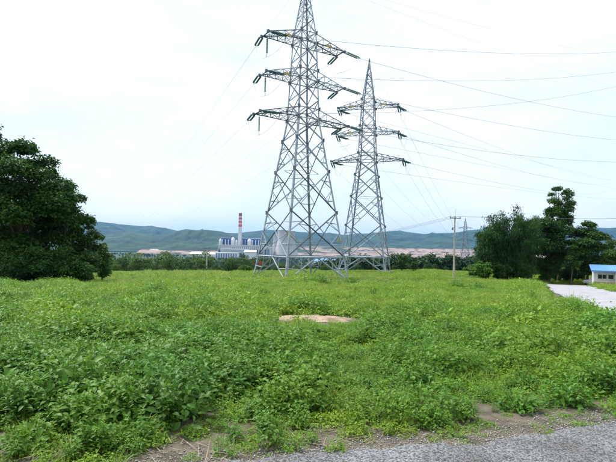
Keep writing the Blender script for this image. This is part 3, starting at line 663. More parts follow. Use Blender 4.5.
for s_ in (-1, 1):
    MB().add([(-.85, s_ * .775, .95), (-.4, s_ * .70, 1.32), (.8, s_ * .70, 1.34), (1.25, s_ * .775, 1.0), (-.85, s_ * .80, .95), (-.4, s_ * .725, 1.32), (.8, s_ * .725, 1.34), (1.25, s_ * .80, 1.0)], [(0, 1, 2, 3), (4, 7, 6, 5), (0, 4, 5, 1), (1, 5, 6, 2), (2, 6, 7, 3), (3, 7, 4, 0)]).build('side_window', M['pane'], car)
    for x in (-1.2, 1.2):
        wl = MB().lathe([(.2, -.1), (.31, -.1), (.33, 0), (.31, .1), (.2, .1)], 18, (x, s_ * .72, .31), Vector((0, 1, 0))).build('tyre', M['rubber'], car)
        MB().lathe([(.2, -.11), (.2, .11)], 14, (x, s_ * .72, .31), Vector((0, 1, 0))).build('rim', M['frame'], wl)

# ------------------------------------------------------------------ leaves and plants
rs = np.random.RandomState(7)
def unit(a): return a / np.maximum(np.linalg.norm(a, axis=-1, keepdims=True), 1e-9)
def leaves(P, D, U, ln, wd, droop=.25, fold=.18, four=True):
    """leaf blades: base points P, directions D, upper sides U, lengths and widths"""
    D = unit(D); s = unit(np.cross(D, U)); U = np.cross(s, D); ln = np.asarray(ln)[:, None]; wd = np.asarray(wd)[:, None]
    mid = P + D * ln * .48; tip = P + D * ln - U * ln * droop; lf = mid - s * wd * .5 + U * wd * fold; rt = mid + s * wd * .5 + U * wd * fold; n_ = len(P)
    if four == 2:                                        # ovate blade with midrib
        ts = np.array([0, .14, .36, .62, .84, 1.0]); ws = np.array([.0, .62, 1.0, .80, .36, 0]); rows = []
        for t_, w_ in zip(ts, ws):
            c = P + D * ln * t_ - U * ln * droop * t_ ** 2
            if 0 < t_ < 1: rows += [c - s * wd * .5 * w_ + U * wd * fold * w_, c, c + s * wd * .5 * w_ + U * wd * fold * w_]
            else: rows.append(c)
        V = np.stack(rows, 1).reshape(-1, 3); b = np.arange(n_)[:, None] * 14; tri = [(0, 2, 1), (0, 3, 2), (13, 10, 11), (13, 11, 12)]
        for r_ in range(3):
            a = 1 + 3 * r_; tri += [(a, a + 1, a + 4), (a, a + 4, a + 3), (a + 1, a + 2, a + 5), (a + 1, a + 5, a + 4)]
        return V, np.concatenate([b + np.array([q]) for q in tri]), 14
    if four:
        V = np.stack((P, rt, mid, lf, tip), 1).reshape(-1, 3); b = np.arange(n_)[:, None] * 5
        Fc = np.concatenate([b + np.array([q]) for q in ((0, 1, 2), (0, 2, 3), (1, 4, 2), (2, 4, 3))]); return V, Fc, 5
    V = np.stack((P, rt, tip, lf), 1).reshape(-1, 3); b = np.arange(n_)[:, None] * 4
    return V, np.concatenate([b + np.array([q]) for q in ((0, 1, 2), (0, 2, 3))]), 4
class Plant:
    def __init__(s): s.V = []; s.F = []; s.T = []; s.n = 0
    def add(s, V, Fc, tint):
        s.V.append(V); s.F.append(Fc + s.n); s.T.append(tint); s.n += len(V)
    def leaf(s, P, D, U, ln, wd, tint, **k):
        V, Fc, m_ = leaves(P, D, U, ln, wd, **k); s.add(V, Fc, np.repeat(tint, m_))
    def ribbon(s, P, D, ln, wd, bend, tint, seg=3):
        """grass blades bending over in their own vertical plane"""
        D = unit(D); n_ = len(P); hz = D.copy(); hz[:, 2] = 0; hz = unit(hz + 1e-5); sd_ = np.stack((-hz[:, 1], hz[:, 0], 0 * hz[:, 0]), 1)
        rows = []
        for i in range(seg + 1):
            q = i / seg; c = P + D * (ln * q)[:, None] + hz * (ln * bend * q * q)[:, None] - np.array([0, 0, 1]) * (ln * bend * .8 * q ** 2.5)[:, None]
            w_ = (wd * (1 - q ** 1.6) * .5 + .0006)[:, None]; rows += [c - sd_ * w_, c + sd_ * w_]
        V = np.stack(rows, 1).reshape(-1, 3); k = 2 * (seg + 1); b = np.arange(n_)[:, None] * k; Fc = []
        for i in range(seg):
            a = 2 * i; Fc += [b + np.array([[a, a + 1, a + 3]]), b + np.array([[a, a + 3, a + 2]])]
        s.add(V, np.concatenate(Fc), np.repeat(tint, k))
    def mesh(s, name, mat):
        me = mesh_np(name, np.concatenate(s.V), np.concatenate(s.F)); attr(me, 'tint', np.concatenate(s.T)); me.materials.append(mat); return me
def rnd(*a): return rs.rand(*a)
def weed(h, spread, leaf, nstem, nodes_, per=2, ratio=.5, stemw=.006, fine=True):
    """leafy herb: several arching stems with leaf pairs"""
    p = Plant(); st = []
    for k in range(nstem):
        az = rnd() * 6.283; q = np.sqrt(rnd()); out_ = spread * q; hh = h * (.65 + .45 * rnd()) * (1 - .35 * q)
        b = np.array([math.cos(az), math.sin(az), 0]); t_ = np.linspace(0, 1, nodes_ + 1)[:, None]
        path = b * (.25 * out_ + out_ * .75 * t_ ** 1.3) + np.array([0, 0, 1]) * hh * (1.25 * t_ - .25 * t_ ** 2); st.append(path)
        for i in range(1, nodes_ + 1):
            f_ = i / nodes_; 
            if f_ < .2: continue
            m_ = per if i < nodes_ else 5; a0 = rnd() * 6.283
            a_ = a0 + np.arange(m_) * 6.283 / m_ + .3 * rs.randn(m_); el = (.1 if i < nodes_ else .65) + .3 * rs.randn(m_)
            D = np.stack((np.cos(a_) * np.cos(el), np.sin(a_) * np.cos(el), np.sin(el)), 1) + b * .25
            s_ = leaf * (1.0 - .45 * f_ ** 2) * (.75 + .5 * rnd(m_)) * (1 if i < nodes_ else .8)
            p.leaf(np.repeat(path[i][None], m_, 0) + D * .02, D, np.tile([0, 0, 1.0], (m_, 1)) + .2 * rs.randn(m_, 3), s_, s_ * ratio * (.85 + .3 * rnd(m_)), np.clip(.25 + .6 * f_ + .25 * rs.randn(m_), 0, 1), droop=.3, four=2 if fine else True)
        w_ = np.linspace(stemw, stemw * .4, nodes_ + 1)[:, None]; sd_ = np.array([-b[1], b[0], 0])
        V = np.stack((path - sd_ * w_, path + sd_ * w_), 1).reshape(-1, 3); i_ = np.arange(nodes_)[:, None] * 2
        p.add(V, np.concatenate((i_ + np.array([[0, 1, 3]]), i_ + np.array([[0, 3, 2]]))), np.full(len(V), .3))
    return p
def mound(r, h, n_, leaf, ratio=.55, fine=True):
    """low creeping cover: small leaves over a flattened dome"""
    p = Plant(); az = rnd(n_) * 6.283; q = np.sqrt(rnd(n_)); rr_ = r * q; top_ = h * np.sqrt(np.maximum(0, 1 - q ** 2 * .95)) * (.6 + .5 * rnd(n_)) 
    lump = 1 + .45 * np.sin(az * 3 + rnd() * 6) * q
    P = np.stack((rr_ * np.cos(az), rr_ * np.sin(az), top_ * lump * (.35 + .65 * rnd(n_) ** .5)), 1)
    a2 = rnd(n_) * 6.283; el = .15 + .45 * rs.randn(n_); D = np.stack((np.cos(a2) * np.cos(el), np.sin(a2) * np.cos(el), np.sin(el)), 1)
    U = np.stack((np.cos(az) * q * .6, np.sin(az) * q * .6, np.ones(n_)), 1) + .35 * rs.randn(n_, 3)
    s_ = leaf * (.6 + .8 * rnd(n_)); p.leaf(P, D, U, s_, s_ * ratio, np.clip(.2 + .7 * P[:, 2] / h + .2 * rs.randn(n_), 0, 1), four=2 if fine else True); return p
def tuft(n_, h, r, w, lean=.5, bend=.45, seg=3):
    p = Plant(); az = rnd(n_) * 6.283; P = np.stack((np.cos(az), np.sin(az), 0 * az), 1) * (r * np.sqrt(rnd(n_)))[:, None]
    el = np.clip(1.45 - lean * rnd(n_), .3, 1.5); a2 = az + .8 * rs.randn(n_); D = np.stack((np.cos(a2) * np.cos(el), np.sin(a2) * np.cos(el), np.sin(el)), 1)
    p.ribbon(P, D, h * (.5 + .6 * rnd(n_)), w * (.7 + .6 * rnd(n_)), bend * (.3 + 1.1 * rnd(n_)), np.clip(.5 + .3 * rs.randn(n_), 0, 1), seg); return p
def scatter(name, me, pts, scl, label, cat, tilt=.12, kind='stuff'):
    """one object that carries one plant mesh on many points (ground cover nobody could count)"""
    if len(pts) == 0: return
    proto = bpy.data.objects.new(name + '_plant', me)
    pm = bpy.data.meshes.new(name); pm.vertices.add(len(pts)); pm.vertices.foreach_set('co', np.asarray(pts, np.float32).ravel())
    a = pm.attributes.new('turn', 'FLOAT_VECTOR', 'POINT'); a.data.foreach_set('vector', np.stack((tilt * rs.randn(len(pts)), tilt * rs.randn(len(pts)), rnd(len(pts)) * 6.283), 1).astype(np.float32).ravel())
    attr(pm, 'size', scl)
    o_ = obj(name, pm); tag(o_, label, cat, kind=kind)
    ng = bpy.data.node_groups.new(name, 'GeometryNodeTree'); ng.interface.new_socket('Geometry', in_out='INPUT', socket_type='NodeSocketGeometry'); ng.interface.new_socket('Geometry', in_out='OUTPUT', socket_type='NodeSocketGeometry')
    n_ = ng.nodes.new; gi = n_('NodeGroupInput'); go = n_('NodeGroupOutput'); ip = n_('GeometryNodeInstanceOnPoints'); oi = n_('GeometryNodeObjectInfo'); oi.inputs['Object'].default_value = proto; oi.inputs['As Instance'].default_value = True
    a1 = n_('GeometryNodeInputNamedAttribute'); a1.data_type = 'FLOAT_VECTOR'; a1.inputs['Name'].default_value = 'turn'
    a2 = n_('GeometryNodeInputNamedAttribute'); a2.data_type = 'FLOAT'; a2.inputs['Name'].default_value = 'size'
    er = n_('FunctionNodeEulerToRotation'); lk = ng.links.new
    lk(gi.outputs[0], ip.inputs['Points']); lk(oi.outputs['Geometry'], ip.inputs['Instance']); lk(a1.outputs[0], er.inputs[0]); lk(er.outputs[0], ip.inputs['Rotation']); lk(a2.outputs[0], ip.inputs['Scale']); lk(ip.outputs[0], go.inputs[0])
    o_.modifiers.new('scatter', 'NODES').node_group = ng
    return o_

# ------------------------------------------------------------------ trees
def trunk_mesh(h, r, limbs, seed, lean=(0, 0), split=.35):
    q = random.Random(seed); m_ = MB(); pts = [Vector((lean[0] * z * z / h + .15 * math.sin(z * 1.1 + seed), lean[1] * z * z / h + .15 * math.cos(z * .9 + seed), z)) for z in np.linspace(-.4, h, 9)]
    m_.tube(pts, [r * (1.5 if i == 0 else 1.15 if i == 1 else 1 - .8 * i / 9) for i in range(9)], 8)
    for b in limbs:
        b = Vector(b); f_ = q.uniform(split, .8); k = int(f_ * 8); p0 = pts[k]; m_.tube([p0, p0.lerp(b, .4) + Vector((0, 0, .08 * (b - p0).length)), p0.lerp(b, .75) + Vector((0, 0, .06 * (b - p0).length)), b], [r * (1 - .8 * k / 9) * .6, r * .32, r * .2, r * .07], 6)
    return m_
def crown(blobs, n_, leaf, ratio=.5, droop=.25, hang=0.0, inner=.35):
    """leaf sprays through the volume of several uneven clumps; blobs: (centre, radius xy, radius z)"""
    p = Plant(); A = np.array([b[1] ** 2 for b in blobs]); cnt = rs.multinomial(n_, A / A.sum())
    for (c, rx, rz), k in zip(blobs, cnt):
        if k == 0: continue
        d = unit(rs.randn(k, 3)); d[:, 2] = np.where(d[:, 2] < -.35, -d[:, 2] * .6, d[:, 2]); d = unit(d)
        az = np.arctan2(d[:, 1], d[:, 0]); lump = 1 + .22 * np.sin(az * 3 + c[0] * 5) * np.cos(d[:, 2] * 4 + c[1]) + .12 * rs.randn(k)
        rad_ = (rnd(k) ** inner) * lump; P = np.array(c) + d * np.stack((rx * rad_, rx * rad_, rz * rad_), 1)
        a2 = rnd(k) * 6.283; D = np.stack((np.cos(a2), np.sin(a2), -.25 - hang + .5 * rs.randn(k)), 1) + d * .7
        U = d * .6 + np.array([0, 0, .8]) + .45 * rs.randn(k, 3); s_ = leaf * (.55 + .9 * rnd(k))
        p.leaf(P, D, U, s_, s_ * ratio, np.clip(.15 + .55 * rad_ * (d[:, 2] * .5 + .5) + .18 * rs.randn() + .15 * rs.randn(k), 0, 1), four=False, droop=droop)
    return p
def make_tree(name, label, base, h, rad_, n_, leaf, mat, seed, cb=.25, shape=1.0, nb=20, cat='tree', group=None, tr=None, lean=(0, 0), hang=0.0, top=1.0, bl=(.26, .46)):
    """cb: height of the lowest leaves as a share of h"""
    q = random.Random(seed); zc_ = h * (cb + 1) / 2; hz = h * (1 - cb) / 2; blobs = []
    for i in range(nb):
        a = i * 2.4 + q.uniform(-.5, .5); zz = max(-1, min(1, -1 + 2 * (i + .5) / nb + q.uniform(-.16, .16))); w_ = math.sqrt(max(.05, 1 - abs(zz) ** (2.2 / shape))) if zz < 0 else math.sqrt(max(.03, 1 - zz ** 2 * top))
        br = q.uniform(*bl) * rad_ * (1 - .25 * max(0, zz)); rr_ = max(0, rad_ * w_ - br * .75) * q.uniform(.55, 1.08)
        blobs.append(((rr_ * math.cos(a) + lean[0] * (zc_ + zz * hz), rr_ * math.sin(a) + lean[1] * (zc_ + zz * hz), zc_ + zz * (hz - br * .6)), br, br * q.uniform(.6, .85)))
    blobs.append(((0, 0, zc_), rad_ * .55, hz * .55))
    e_ = empty(name, base); tag(e_, label, cat, group)
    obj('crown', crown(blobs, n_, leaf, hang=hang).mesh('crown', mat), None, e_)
    lim = [b[0] for b in blobs[:-1]][:: max(1, nb // 9)]
    trunk_mesh(h * .8, tr or h * .018, lim, seed, lean, max(.1, cb)).build('trunk', M['bark'], e_)
    return e_
def tree_px(name, label, px, ytop, Y, rpx, n_, leaf, mat, seed, **k):
    tp = at(px, ytop, Y); z0 = g(tp.x, Y); return make_tree(name, label, (tp.x, Y, z0), tp.z - z0, rpx * Y / F, n_, leaf, mat, seed, **k)
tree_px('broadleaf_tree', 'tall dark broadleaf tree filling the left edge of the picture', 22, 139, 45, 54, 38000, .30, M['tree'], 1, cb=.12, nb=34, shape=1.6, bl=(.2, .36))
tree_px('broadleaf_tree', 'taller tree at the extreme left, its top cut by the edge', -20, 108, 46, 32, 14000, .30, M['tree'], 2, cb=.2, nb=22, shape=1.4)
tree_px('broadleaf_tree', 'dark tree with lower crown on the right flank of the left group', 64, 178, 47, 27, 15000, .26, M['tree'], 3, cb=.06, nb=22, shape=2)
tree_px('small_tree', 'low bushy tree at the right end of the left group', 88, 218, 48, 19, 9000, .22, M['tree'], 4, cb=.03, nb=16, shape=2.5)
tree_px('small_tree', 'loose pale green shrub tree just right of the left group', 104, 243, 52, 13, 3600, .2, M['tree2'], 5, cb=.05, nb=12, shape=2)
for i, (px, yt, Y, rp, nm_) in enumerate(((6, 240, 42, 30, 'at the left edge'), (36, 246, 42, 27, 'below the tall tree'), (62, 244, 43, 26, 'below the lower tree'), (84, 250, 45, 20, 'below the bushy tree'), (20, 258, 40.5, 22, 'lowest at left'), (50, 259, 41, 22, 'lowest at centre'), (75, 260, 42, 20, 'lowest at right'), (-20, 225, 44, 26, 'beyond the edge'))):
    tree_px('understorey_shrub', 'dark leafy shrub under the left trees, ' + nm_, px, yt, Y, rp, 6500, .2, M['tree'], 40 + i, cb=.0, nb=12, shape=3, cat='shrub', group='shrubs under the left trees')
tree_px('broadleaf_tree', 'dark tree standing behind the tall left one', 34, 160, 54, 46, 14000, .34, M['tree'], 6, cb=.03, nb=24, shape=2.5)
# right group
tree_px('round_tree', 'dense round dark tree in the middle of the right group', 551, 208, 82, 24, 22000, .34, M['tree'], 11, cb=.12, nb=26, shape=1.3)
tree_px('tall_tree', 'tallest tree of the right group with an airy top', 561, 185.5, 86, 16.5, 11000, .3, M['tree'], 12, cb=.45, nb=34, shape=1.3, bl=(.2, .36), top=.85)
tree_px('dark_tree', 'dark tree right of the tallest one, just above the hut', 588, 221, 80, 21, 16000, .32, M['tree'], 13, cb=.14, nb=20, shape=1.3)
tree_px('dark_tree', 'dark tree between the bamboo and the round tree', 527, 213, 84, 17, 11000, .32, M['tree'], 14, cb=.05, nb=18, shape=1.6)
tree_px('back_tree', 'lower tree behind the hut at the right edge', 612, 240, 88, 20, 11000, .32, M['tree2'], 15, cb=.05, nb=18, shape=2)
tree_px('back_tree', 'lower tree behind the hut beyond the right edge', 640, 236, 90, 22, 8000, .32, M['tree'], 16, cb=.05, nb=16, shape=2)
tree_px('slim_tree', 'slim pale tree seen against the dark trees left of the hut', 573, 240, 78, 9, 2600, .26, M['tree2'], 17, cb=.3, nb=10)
for i, (px, yt, Y, rp, nm_) in enumerate(((482, 261, 73, 12, 'at its left end'), (500, 262, 74, 12, 'below the bamboo'), (521, 262, 75, 14, 'right of the bamboo'), (545, 263, 83, 14, 'below the round tree'), (568, 264, 84, 12, 'behind the bare trunks'), (604, 258, 78, 14, 'behind the hut roof'), (556, 266, 88, 16, 'added to deepen the shade'), (578, 266, 87, 15, 'added as shade left of the hut'))):  # last two shrubs added only to darken the ground under the trees
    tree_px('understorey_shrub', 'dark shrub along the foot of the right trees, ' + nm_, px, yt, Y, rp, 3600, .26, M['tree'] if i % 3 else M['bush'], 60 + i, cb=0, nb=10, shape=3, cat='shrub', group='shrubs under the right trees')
def bamboo(label, px, ytop, Y, half_px, nc, seed):
    tp = at(px, ytop, Y); z0 = g(tp.x, Y); H_ = tp.z - z0; rad_ = half_px * Y / F; q = random.Random(seed); e_ = empty('bamboo_clump', (tp.x, Y, z0)); tag(e_, label, 'bamboo', None); p = Plant()
    for k in range(nc):
        kt = q.gauss(0, 1); a = q.uniform(0, 6.283); b = Vector((math.cos(a), math.sin(a), 0)); o_ = rad_ * q.uniform(.25, 1.0); h = H_ * q.uniform(.62, 1.0) * (1.05 - .25 * (o_ / rad_) ** 2); p0 = b * rad_ * .3 * q.random(); pts = []
        for i in range(11):
            f_ = i / 10; pts.append(p0 + b * o_ * f_ ** 2.2 + Vector((0, 0, h * (1.12 * f_ - .14 * f_ ** 4 * (1 + o_ / rad_)))))
        MB().tube(pts, [.055 * (1 - .8 * i / 10) for i in range(11)], 5).build('culm', M['stem'], e_)
        pa = np.array([p_[:] for p_ in pts]); n_ = 520; f_ = .12 + .88 * rnd(n_) ** .75; i_ = np.minimum((f_ * 10).astype(int), 9); fr = (f_ * 10 - i_)[:, None]; c = pa[i_] * (1 - fr) + pa[i_ + 1] * fr
        sp_ = (.35 + 1.0 * (1 - np.abs(f_ - .55) * 1.6).clip(.1, 1))[:, None]; off = rs.randn(n_, 3) * sp_ * np.array([.42, .42, .32]); off[:, 2] -= .15
        D = off * .6 + np.array([0, 0, -.7]) + .4 * rs.randn(n_, 3); s_ = .34 * (.6 + .8 * rnd(n_)); p.leaf(c + off, D, off + np.array([0, 0, .6]) + .3 * rs.randn(n_, 3), s_, s_ * .26, np.clip(.25 + .4 * f_ + .2 * rs.randn(n_) + .28 * kt, 0, 1), four=False)
    obj('foliage', p.mesh('foliage', M['bamboo']), None, e_)
bamboo('large drooping bamboo clump at the left of the right group', 507, 200, 77, 27, 46, 3)
bamboo('smaller bamboo clump with arching plumes beside the dark trees', 529, 198, 79, 15, 20, 8)
bamboo('low bamboo clump on the left flank of the right group', 487, 216, 76, 12, 16, 9)
# trees beyond the crest of the field
tree_px('field_tree', 'small round tree right of the farther pylon', 402, 252.5, 104, 8, 2600, .26, M['tree'], 21, cb=.05, nb=12, shape=2)
tree_px('field_tree', 'low bush right of the small round tree by the farther pylon', 414, 261, 106, 6, 1300, .24, M['tree'], 22, cb=.0, nb=8, shape=2.5)
tree_px('field_tree', 'bush at the field edge left of the nearer pylon legs', 246, 265, 100, 8, 1600, .24, M['tree2'], 23, cb=0, nb=8, shape=2.5)
tree_px('field_tree', 'pale shrub at the foot of the left utility pole', 217, 264.5, 100, 6, 1300, .22, M['tree2'], 24, cb=0, nb=8, shape=2.5)
tree_px('field_tree', 'low shrub beside the far pylon and concrete pole', 474, 262, 84, 10, 2000, .24, M['bush'], 25, cb=0, nb=8, shape=2.5)
q = random.Random(12)
where = lambda x: 'beyond the field left of the utility pole' if x < 200 else 'beyond the field below the chimney' if x < 262 else 'seen through the legs of the pylons' if x < 395 else 'beyond the field right of the pylons'
protos = []
for i in range(5):
    h = 9.0; e_ = make_tree('valley_tree', 'tree', (0, 0, 0), h, 4.2, 2600, .42, M['tree2'] if i == 2 else M['tree'], 80 + i, cb=.03, nb=14, shape=2.0, tr=.2); protos.append(e_)
spots = []
for i in range(150):
    px = q.uniform(96, 480); Y = q.choice((118, 128, 145, 165, 190, 220, 260, 310)) * q.uniform(.93, 1.07)
    if px > 385 and q.random() < .6: continue
    ytop = (q.uniform(251, 263) if px < 268 else q.uniform(262, 268)) - (2 if px > 390 else 0) + (4 if Y < 135 else 0)
    tp = at(px, ytop, Y); z0 = g(tp.x, Y); h = tp.z - z0
    if 2.6 < h < 15: spots.append((px, Y, tp.x, z0, h))
size = lambda h: 'low' if h < 5 else 'middling' if h < 8 else 'tall'
spots.sort(); seen = {}; ORD = lambda n: str(n) + ('th' if 10 < n % 100 < 14 else {1: 'st', 2: 'nd', 3: 'rd'}.get(n % 10, 'th'))
for i, (px, Y, x, z0, h) in enumerate(spots):
    src = protos[q.randrange(5)]; c = src.copy(); COL.objects.link(c); c.location = (x, Y, z0 - .1); s_ = h / 9; c.scale = (s_ * q.uniform(.85, 1.25),) * 2 + (s_,); c.rotation_euler = (0, 0, q.uniform(0, 6.28))
    key = (size(h), where(px)); seen[key] = seen.get(key, 0) + 1
    c['label'] = '%s tree %s, %s of these from the left' % (size(h), where(px), ORD(seen[key])); c['group'] = 'trees of the wood beyond the field'
    for ch_ in src.children:
        d = ch_.copy(); COL.objects.link(d); d.parent = c
for e_ in protos:
    for ch_ in list(e_.children): bpy.data.objects.remove(ch_)
    bpy.data.objects.remove(e_)
# far wood over the valley floor
P = make_tree('w', 'w', (0, 0, 0), 10, 5.5, 420, 1.5, M['wood'], 90, cb=.0, nb=12, shape=2.5); wood_me = P.children[0].data
for ch_ in list(P.children): bpy.data.objects.remove(ch_)
bpy.data.objects.remove(P)
n_ = 16000; Yw = 260 * (2900 / 260) ** rnd(n_); xw = (rnd(n_) * 1.5 - .78) * Yw
keep = fbm(xw / 160, Yw / 220, 41) > np.where(Yw > 1900, .47, .34)
keep &= ~((np.abs(xw / Yw * F + CX - 243) < 34) & (Yw > 2250)); keep &= ~((np.abs(xw / Yw * F + CX - 345) < 40) & (Yw > 1500) & (Yw < 2100))
xw, Yw = xw[keep], Yw[keep]; zw = G(xw, Yw)
scatter('far_wood', wood_me, np.stack((xw, Yw, zw), 1), (.7 + .6 * rnd(len(xw))) * np.where(Yw < 500, .8, 1.1), 'dark green wood covering the valley floor below the power plant', 'wood', .05)

# ------------------------------------------------------------------ the overgrown field
def field(n_, y0, y1, margin=1.5, left=0.70, right=.70):
    """random points on the field between two depths, evenly over the area that can be seen"""
    Y = np.sqrt(y0 * y0 + (y1 * y1 - y0 * y0) * rnd(n_)); X = -left * Y - margin + (left * Y + right * Y + 2 * margin) * rnd(n_)
    ok = (Y > yedge(X) - .06 * rnd(n_)) & ~inpoly(X, Y, ROADPOLY) & ~((Y > 14) & inpoly(X + .2 + .015 * Y, Y, ROADPOLY)); ok &= ((X - SP.x) / 1.15) ** 2 + ((Y - SP.y + .35) / 1.0) ** 2 > np.where(rnd(n_) < .28, 0, 1) * (1 + .6 * rs.randn(n_).clip(-1, 1))
    lx = (X - hb.x) * math.cos(HR) + (Y - hb.y) * math.sin(HR); ly = -(X - hb.x) * math.sin(HR) + (Y - hb.y) * math.cos(HR); ok &= ~((lx > -.8) & (lx < 7) & (ly > -5.5) & (ly < 5))
    vy = np.interp(X, V1[:, 0], V1[:, 1]); ok &= ~((X > V1[0, 0]) & (X < V1[-1, 0] + 1) & (Y > vy - .7) & (Y < vy + 2.6))
    return X[ok], Y[ok]
wedge = lambda X, Y: (np.abs(X - SP.x * Y / SP.y) < 1.45) & (Y > SP.y - 2.9) & (Y < SP.y + 1.0)      # low growth before the bare soil
def put(name, plant, mat, X, Y, base, var, label, cat='weeds', tilt=.12, sink=.02, mod=(.75, .5)):
    if not isinstance(plant, list): plant = [plant]
    pick = rs.randint(0, len(plant), len(X)); s_ = base * (1 + var * (rnd(len(X)) * 2 - 1)) * (.5 + .5 * smooth(.1, 2.6, Y - yedge(X))) * np.where(wedge(X, Y), .46, 1) * (mod[0] + mod[1] * smooth(.3, .62, fbm(X * 1.1 / np.maximum(1, Y / 14) + 9, Y * .8 / np.maximum(1, Y / 14), 91)))
    for i, p in enumerate(plant):
        k = pick == i; scatter(name, p.mesh(name, mat), np.stack((X[k], Y[k], G(X[k], Y[k]) - sink), 1), s_[k], label, cat, tilt)
def sel(X, Y, f): k = rnd(len(X)) < np.clip(f, 0, 1); return X[k], Y[k]
lush = lambda X, Y: smooth(.38, .55, fbm(X * .45 + 3, Y * .4, 51)) # where plants grow thick
left_ = lambda X, Y: smooth(.02, -.28, X / Y)                      # the left of the field carries bigger leaves
near_e = lambda X, Y: smooth(.05, .75, Y - yedge(X) - .35 * (fbm(X * 1.7, Y * 0, 88) - .4))                # thin at the road edge
# foreground
big = [weed(.55, .26, .125, 9, 6, ratio=.52), weed(.62, .24, .11, 8, 7, ratio=.48), weed(.45, .28, .135, 10, 5, ratio=.58)]
small = [weed(.30, .17, .058, 9, 6, ratio=.5, stemw=.003), weed(.24, .18, .05, 10, 5, ratio=.6, stemw=.003), weed(.34, .14, .065, 8, 6, ratio=.42, stemw=.003)]
creep = [mound(.22, .12, 190, .034), mound(.26, .15, 220, .038, .6), mound(.2, .10, 170, .030, .5)]
clump = [mound(.34, .40, 420, .055, .55), mound(.42, .46, 520, .06, .5), mound(.3, .34, 380, .048, .6)]
tufts = [tuft(38, .34, .07, .006), tuft(30, .26, .10, .005, .7), tuft(26, .42, .06, .007, .4)]
X, Y = field(2600, 3.4, 10); X, Y = sel(X, Y, near_e(X, Y) * (.12 + .88 * left_(X, Y)) * (.25 + .75 * lush(X, Y)) * .62); put('broad_leaved_weeds', big, M['bush'], X, Y, .82, .35, 'broad leaved dark green weeds in the left foreground')
X, Y = field(5200, 3.4, 13); X, Y = sel(X, Y, (.25 + .75 * near_e(X, Y)) * (.45 + .55 * lush(X, Y)) * .75); put('small_leaved_weeds', small, M['weed'], X, Y, .95, .4, 'small leaved green weeds covering the near field')
X, Y = field(8600, 3.4, 13); X, Y = sel(X, Y, (.3 + .7 * near_e(X, Y)) * .9 * (.45 + .55 * smooth(.3, .45, fbm(X * .9, Y * .9, 15)))); put('creeping_plants', creep, M['creeper'], X, Y, .95, .45, 'bright creeping ground plants of the near field', tilt=.15)
X, Y = field(620, 4.2, 18); X, Y = sel(X, Y, near_e(X, Y - .25) * .8 * ~((np.abs(X / Y - SP.x / SP.y) < .13) & (Y > 8.5) & (Y < 15.5))); put('domed_weeds', clump, M['weed'], X, Y, .95, .45, 'domed clumps of weeds rising from the near field', mod=(.7, .6))
X, Y = field(3800, 3.4, 14); X, Y = sel(X, Y, (.35 + .65 * smooth(.5, .36, fbm(X * .5, Y * .5, 77))) * .75); put('grass_tufts', tufts, M['grass'], X, Y, .9, .45, 'grass tufts between the weeds of the near field', 'grass')
# middle distance
cm = [mound(.42, .22, 210, .075, .55), mound(.5, .30, 240, .085, .5), mound(.36, .17, 180, .065, .6)]
wm = [weed(.5, .3, .10, 10, 6), weed(.42, .34, .09, 11, 5)]
tm = [tuft(70, .48, .22, .010, .7), tuft(60, .40, .26, .009, .8), tuft(80, .55, .2, .010, .55)]
X, Y = field(9500, 12, 45, 3); X, Y = sel(X, Y, .25 + .75 * lush(X * .6, Y * .6)); put('leafy_ground_cover', cm, M['creeper'], X, Y, 1.0, .45, 'bright green leafy cover across the middle of the field', tilt=.1)
X, Y = field(3800, 11, 42, 3); X, Y = sel(X, Y, (.08 + .8 * smooth(.44, .6, fbm(X * .28, Y * .22, 63))) * (.6 + .7 * left_(X, Y))); put('field_weeds', wm, M['weed'], X, Y, .95, .45, 'taller weeds in clumps over the middle of the field')
X, Y = field(9500, 12, 48, 3); X, Y = sel(X, Y, .3 + .7 * smooth(.56, .42, fbm(X * .25, Y * .2, 63))); put('field_grass', tm, M['grass'], X, Y, .95, .4, 'grass growing over the middle of the field', 'grass')
dk = [weed(.6, .3, .11, 14, 7, fine=False), weed(.45, .42, .10, 16, 5, fine=False)]
X, Y = field(1500, 16, 95, 3); X, Y = sel(X, Y, .15 + .5 * smooth(.42, .58, fbm(X * .09, Y * .06, 19))); put('dark_weeds', dk, M['bush'], X, Y, .9, .5, 'scattered darker weeds standing in the field grass', mod=(.7, .6))
# far part of the field, under the pylons and on to the crest
cf = [mound(.8, .32, 260, .13, .5, False), mound(.65, .42, 240, .12, .5, False)]
tf = [tuft(90, .55, .5, .022, .8, seg=2), tuft(80, .65, .45, .022, .7, seg=2)]
X, Y = field(12500, 42, 122, 6); X, Y = sel(X, Y, .2 + .8 * smooth(.4, .58, fbm(X * .12, Y * .08, 68))); put('far_ground_cover', cf, M['creeper'], X, Y, 1.0, .5, 'green leafy cover on the far part of the field', tilt=.08)
X, Y = field(15000, 42, 122, 6); put('far_grass', tf, M['grass'], X, Y, .95, .4, 'pale grass on the far part of the field', 'grass')
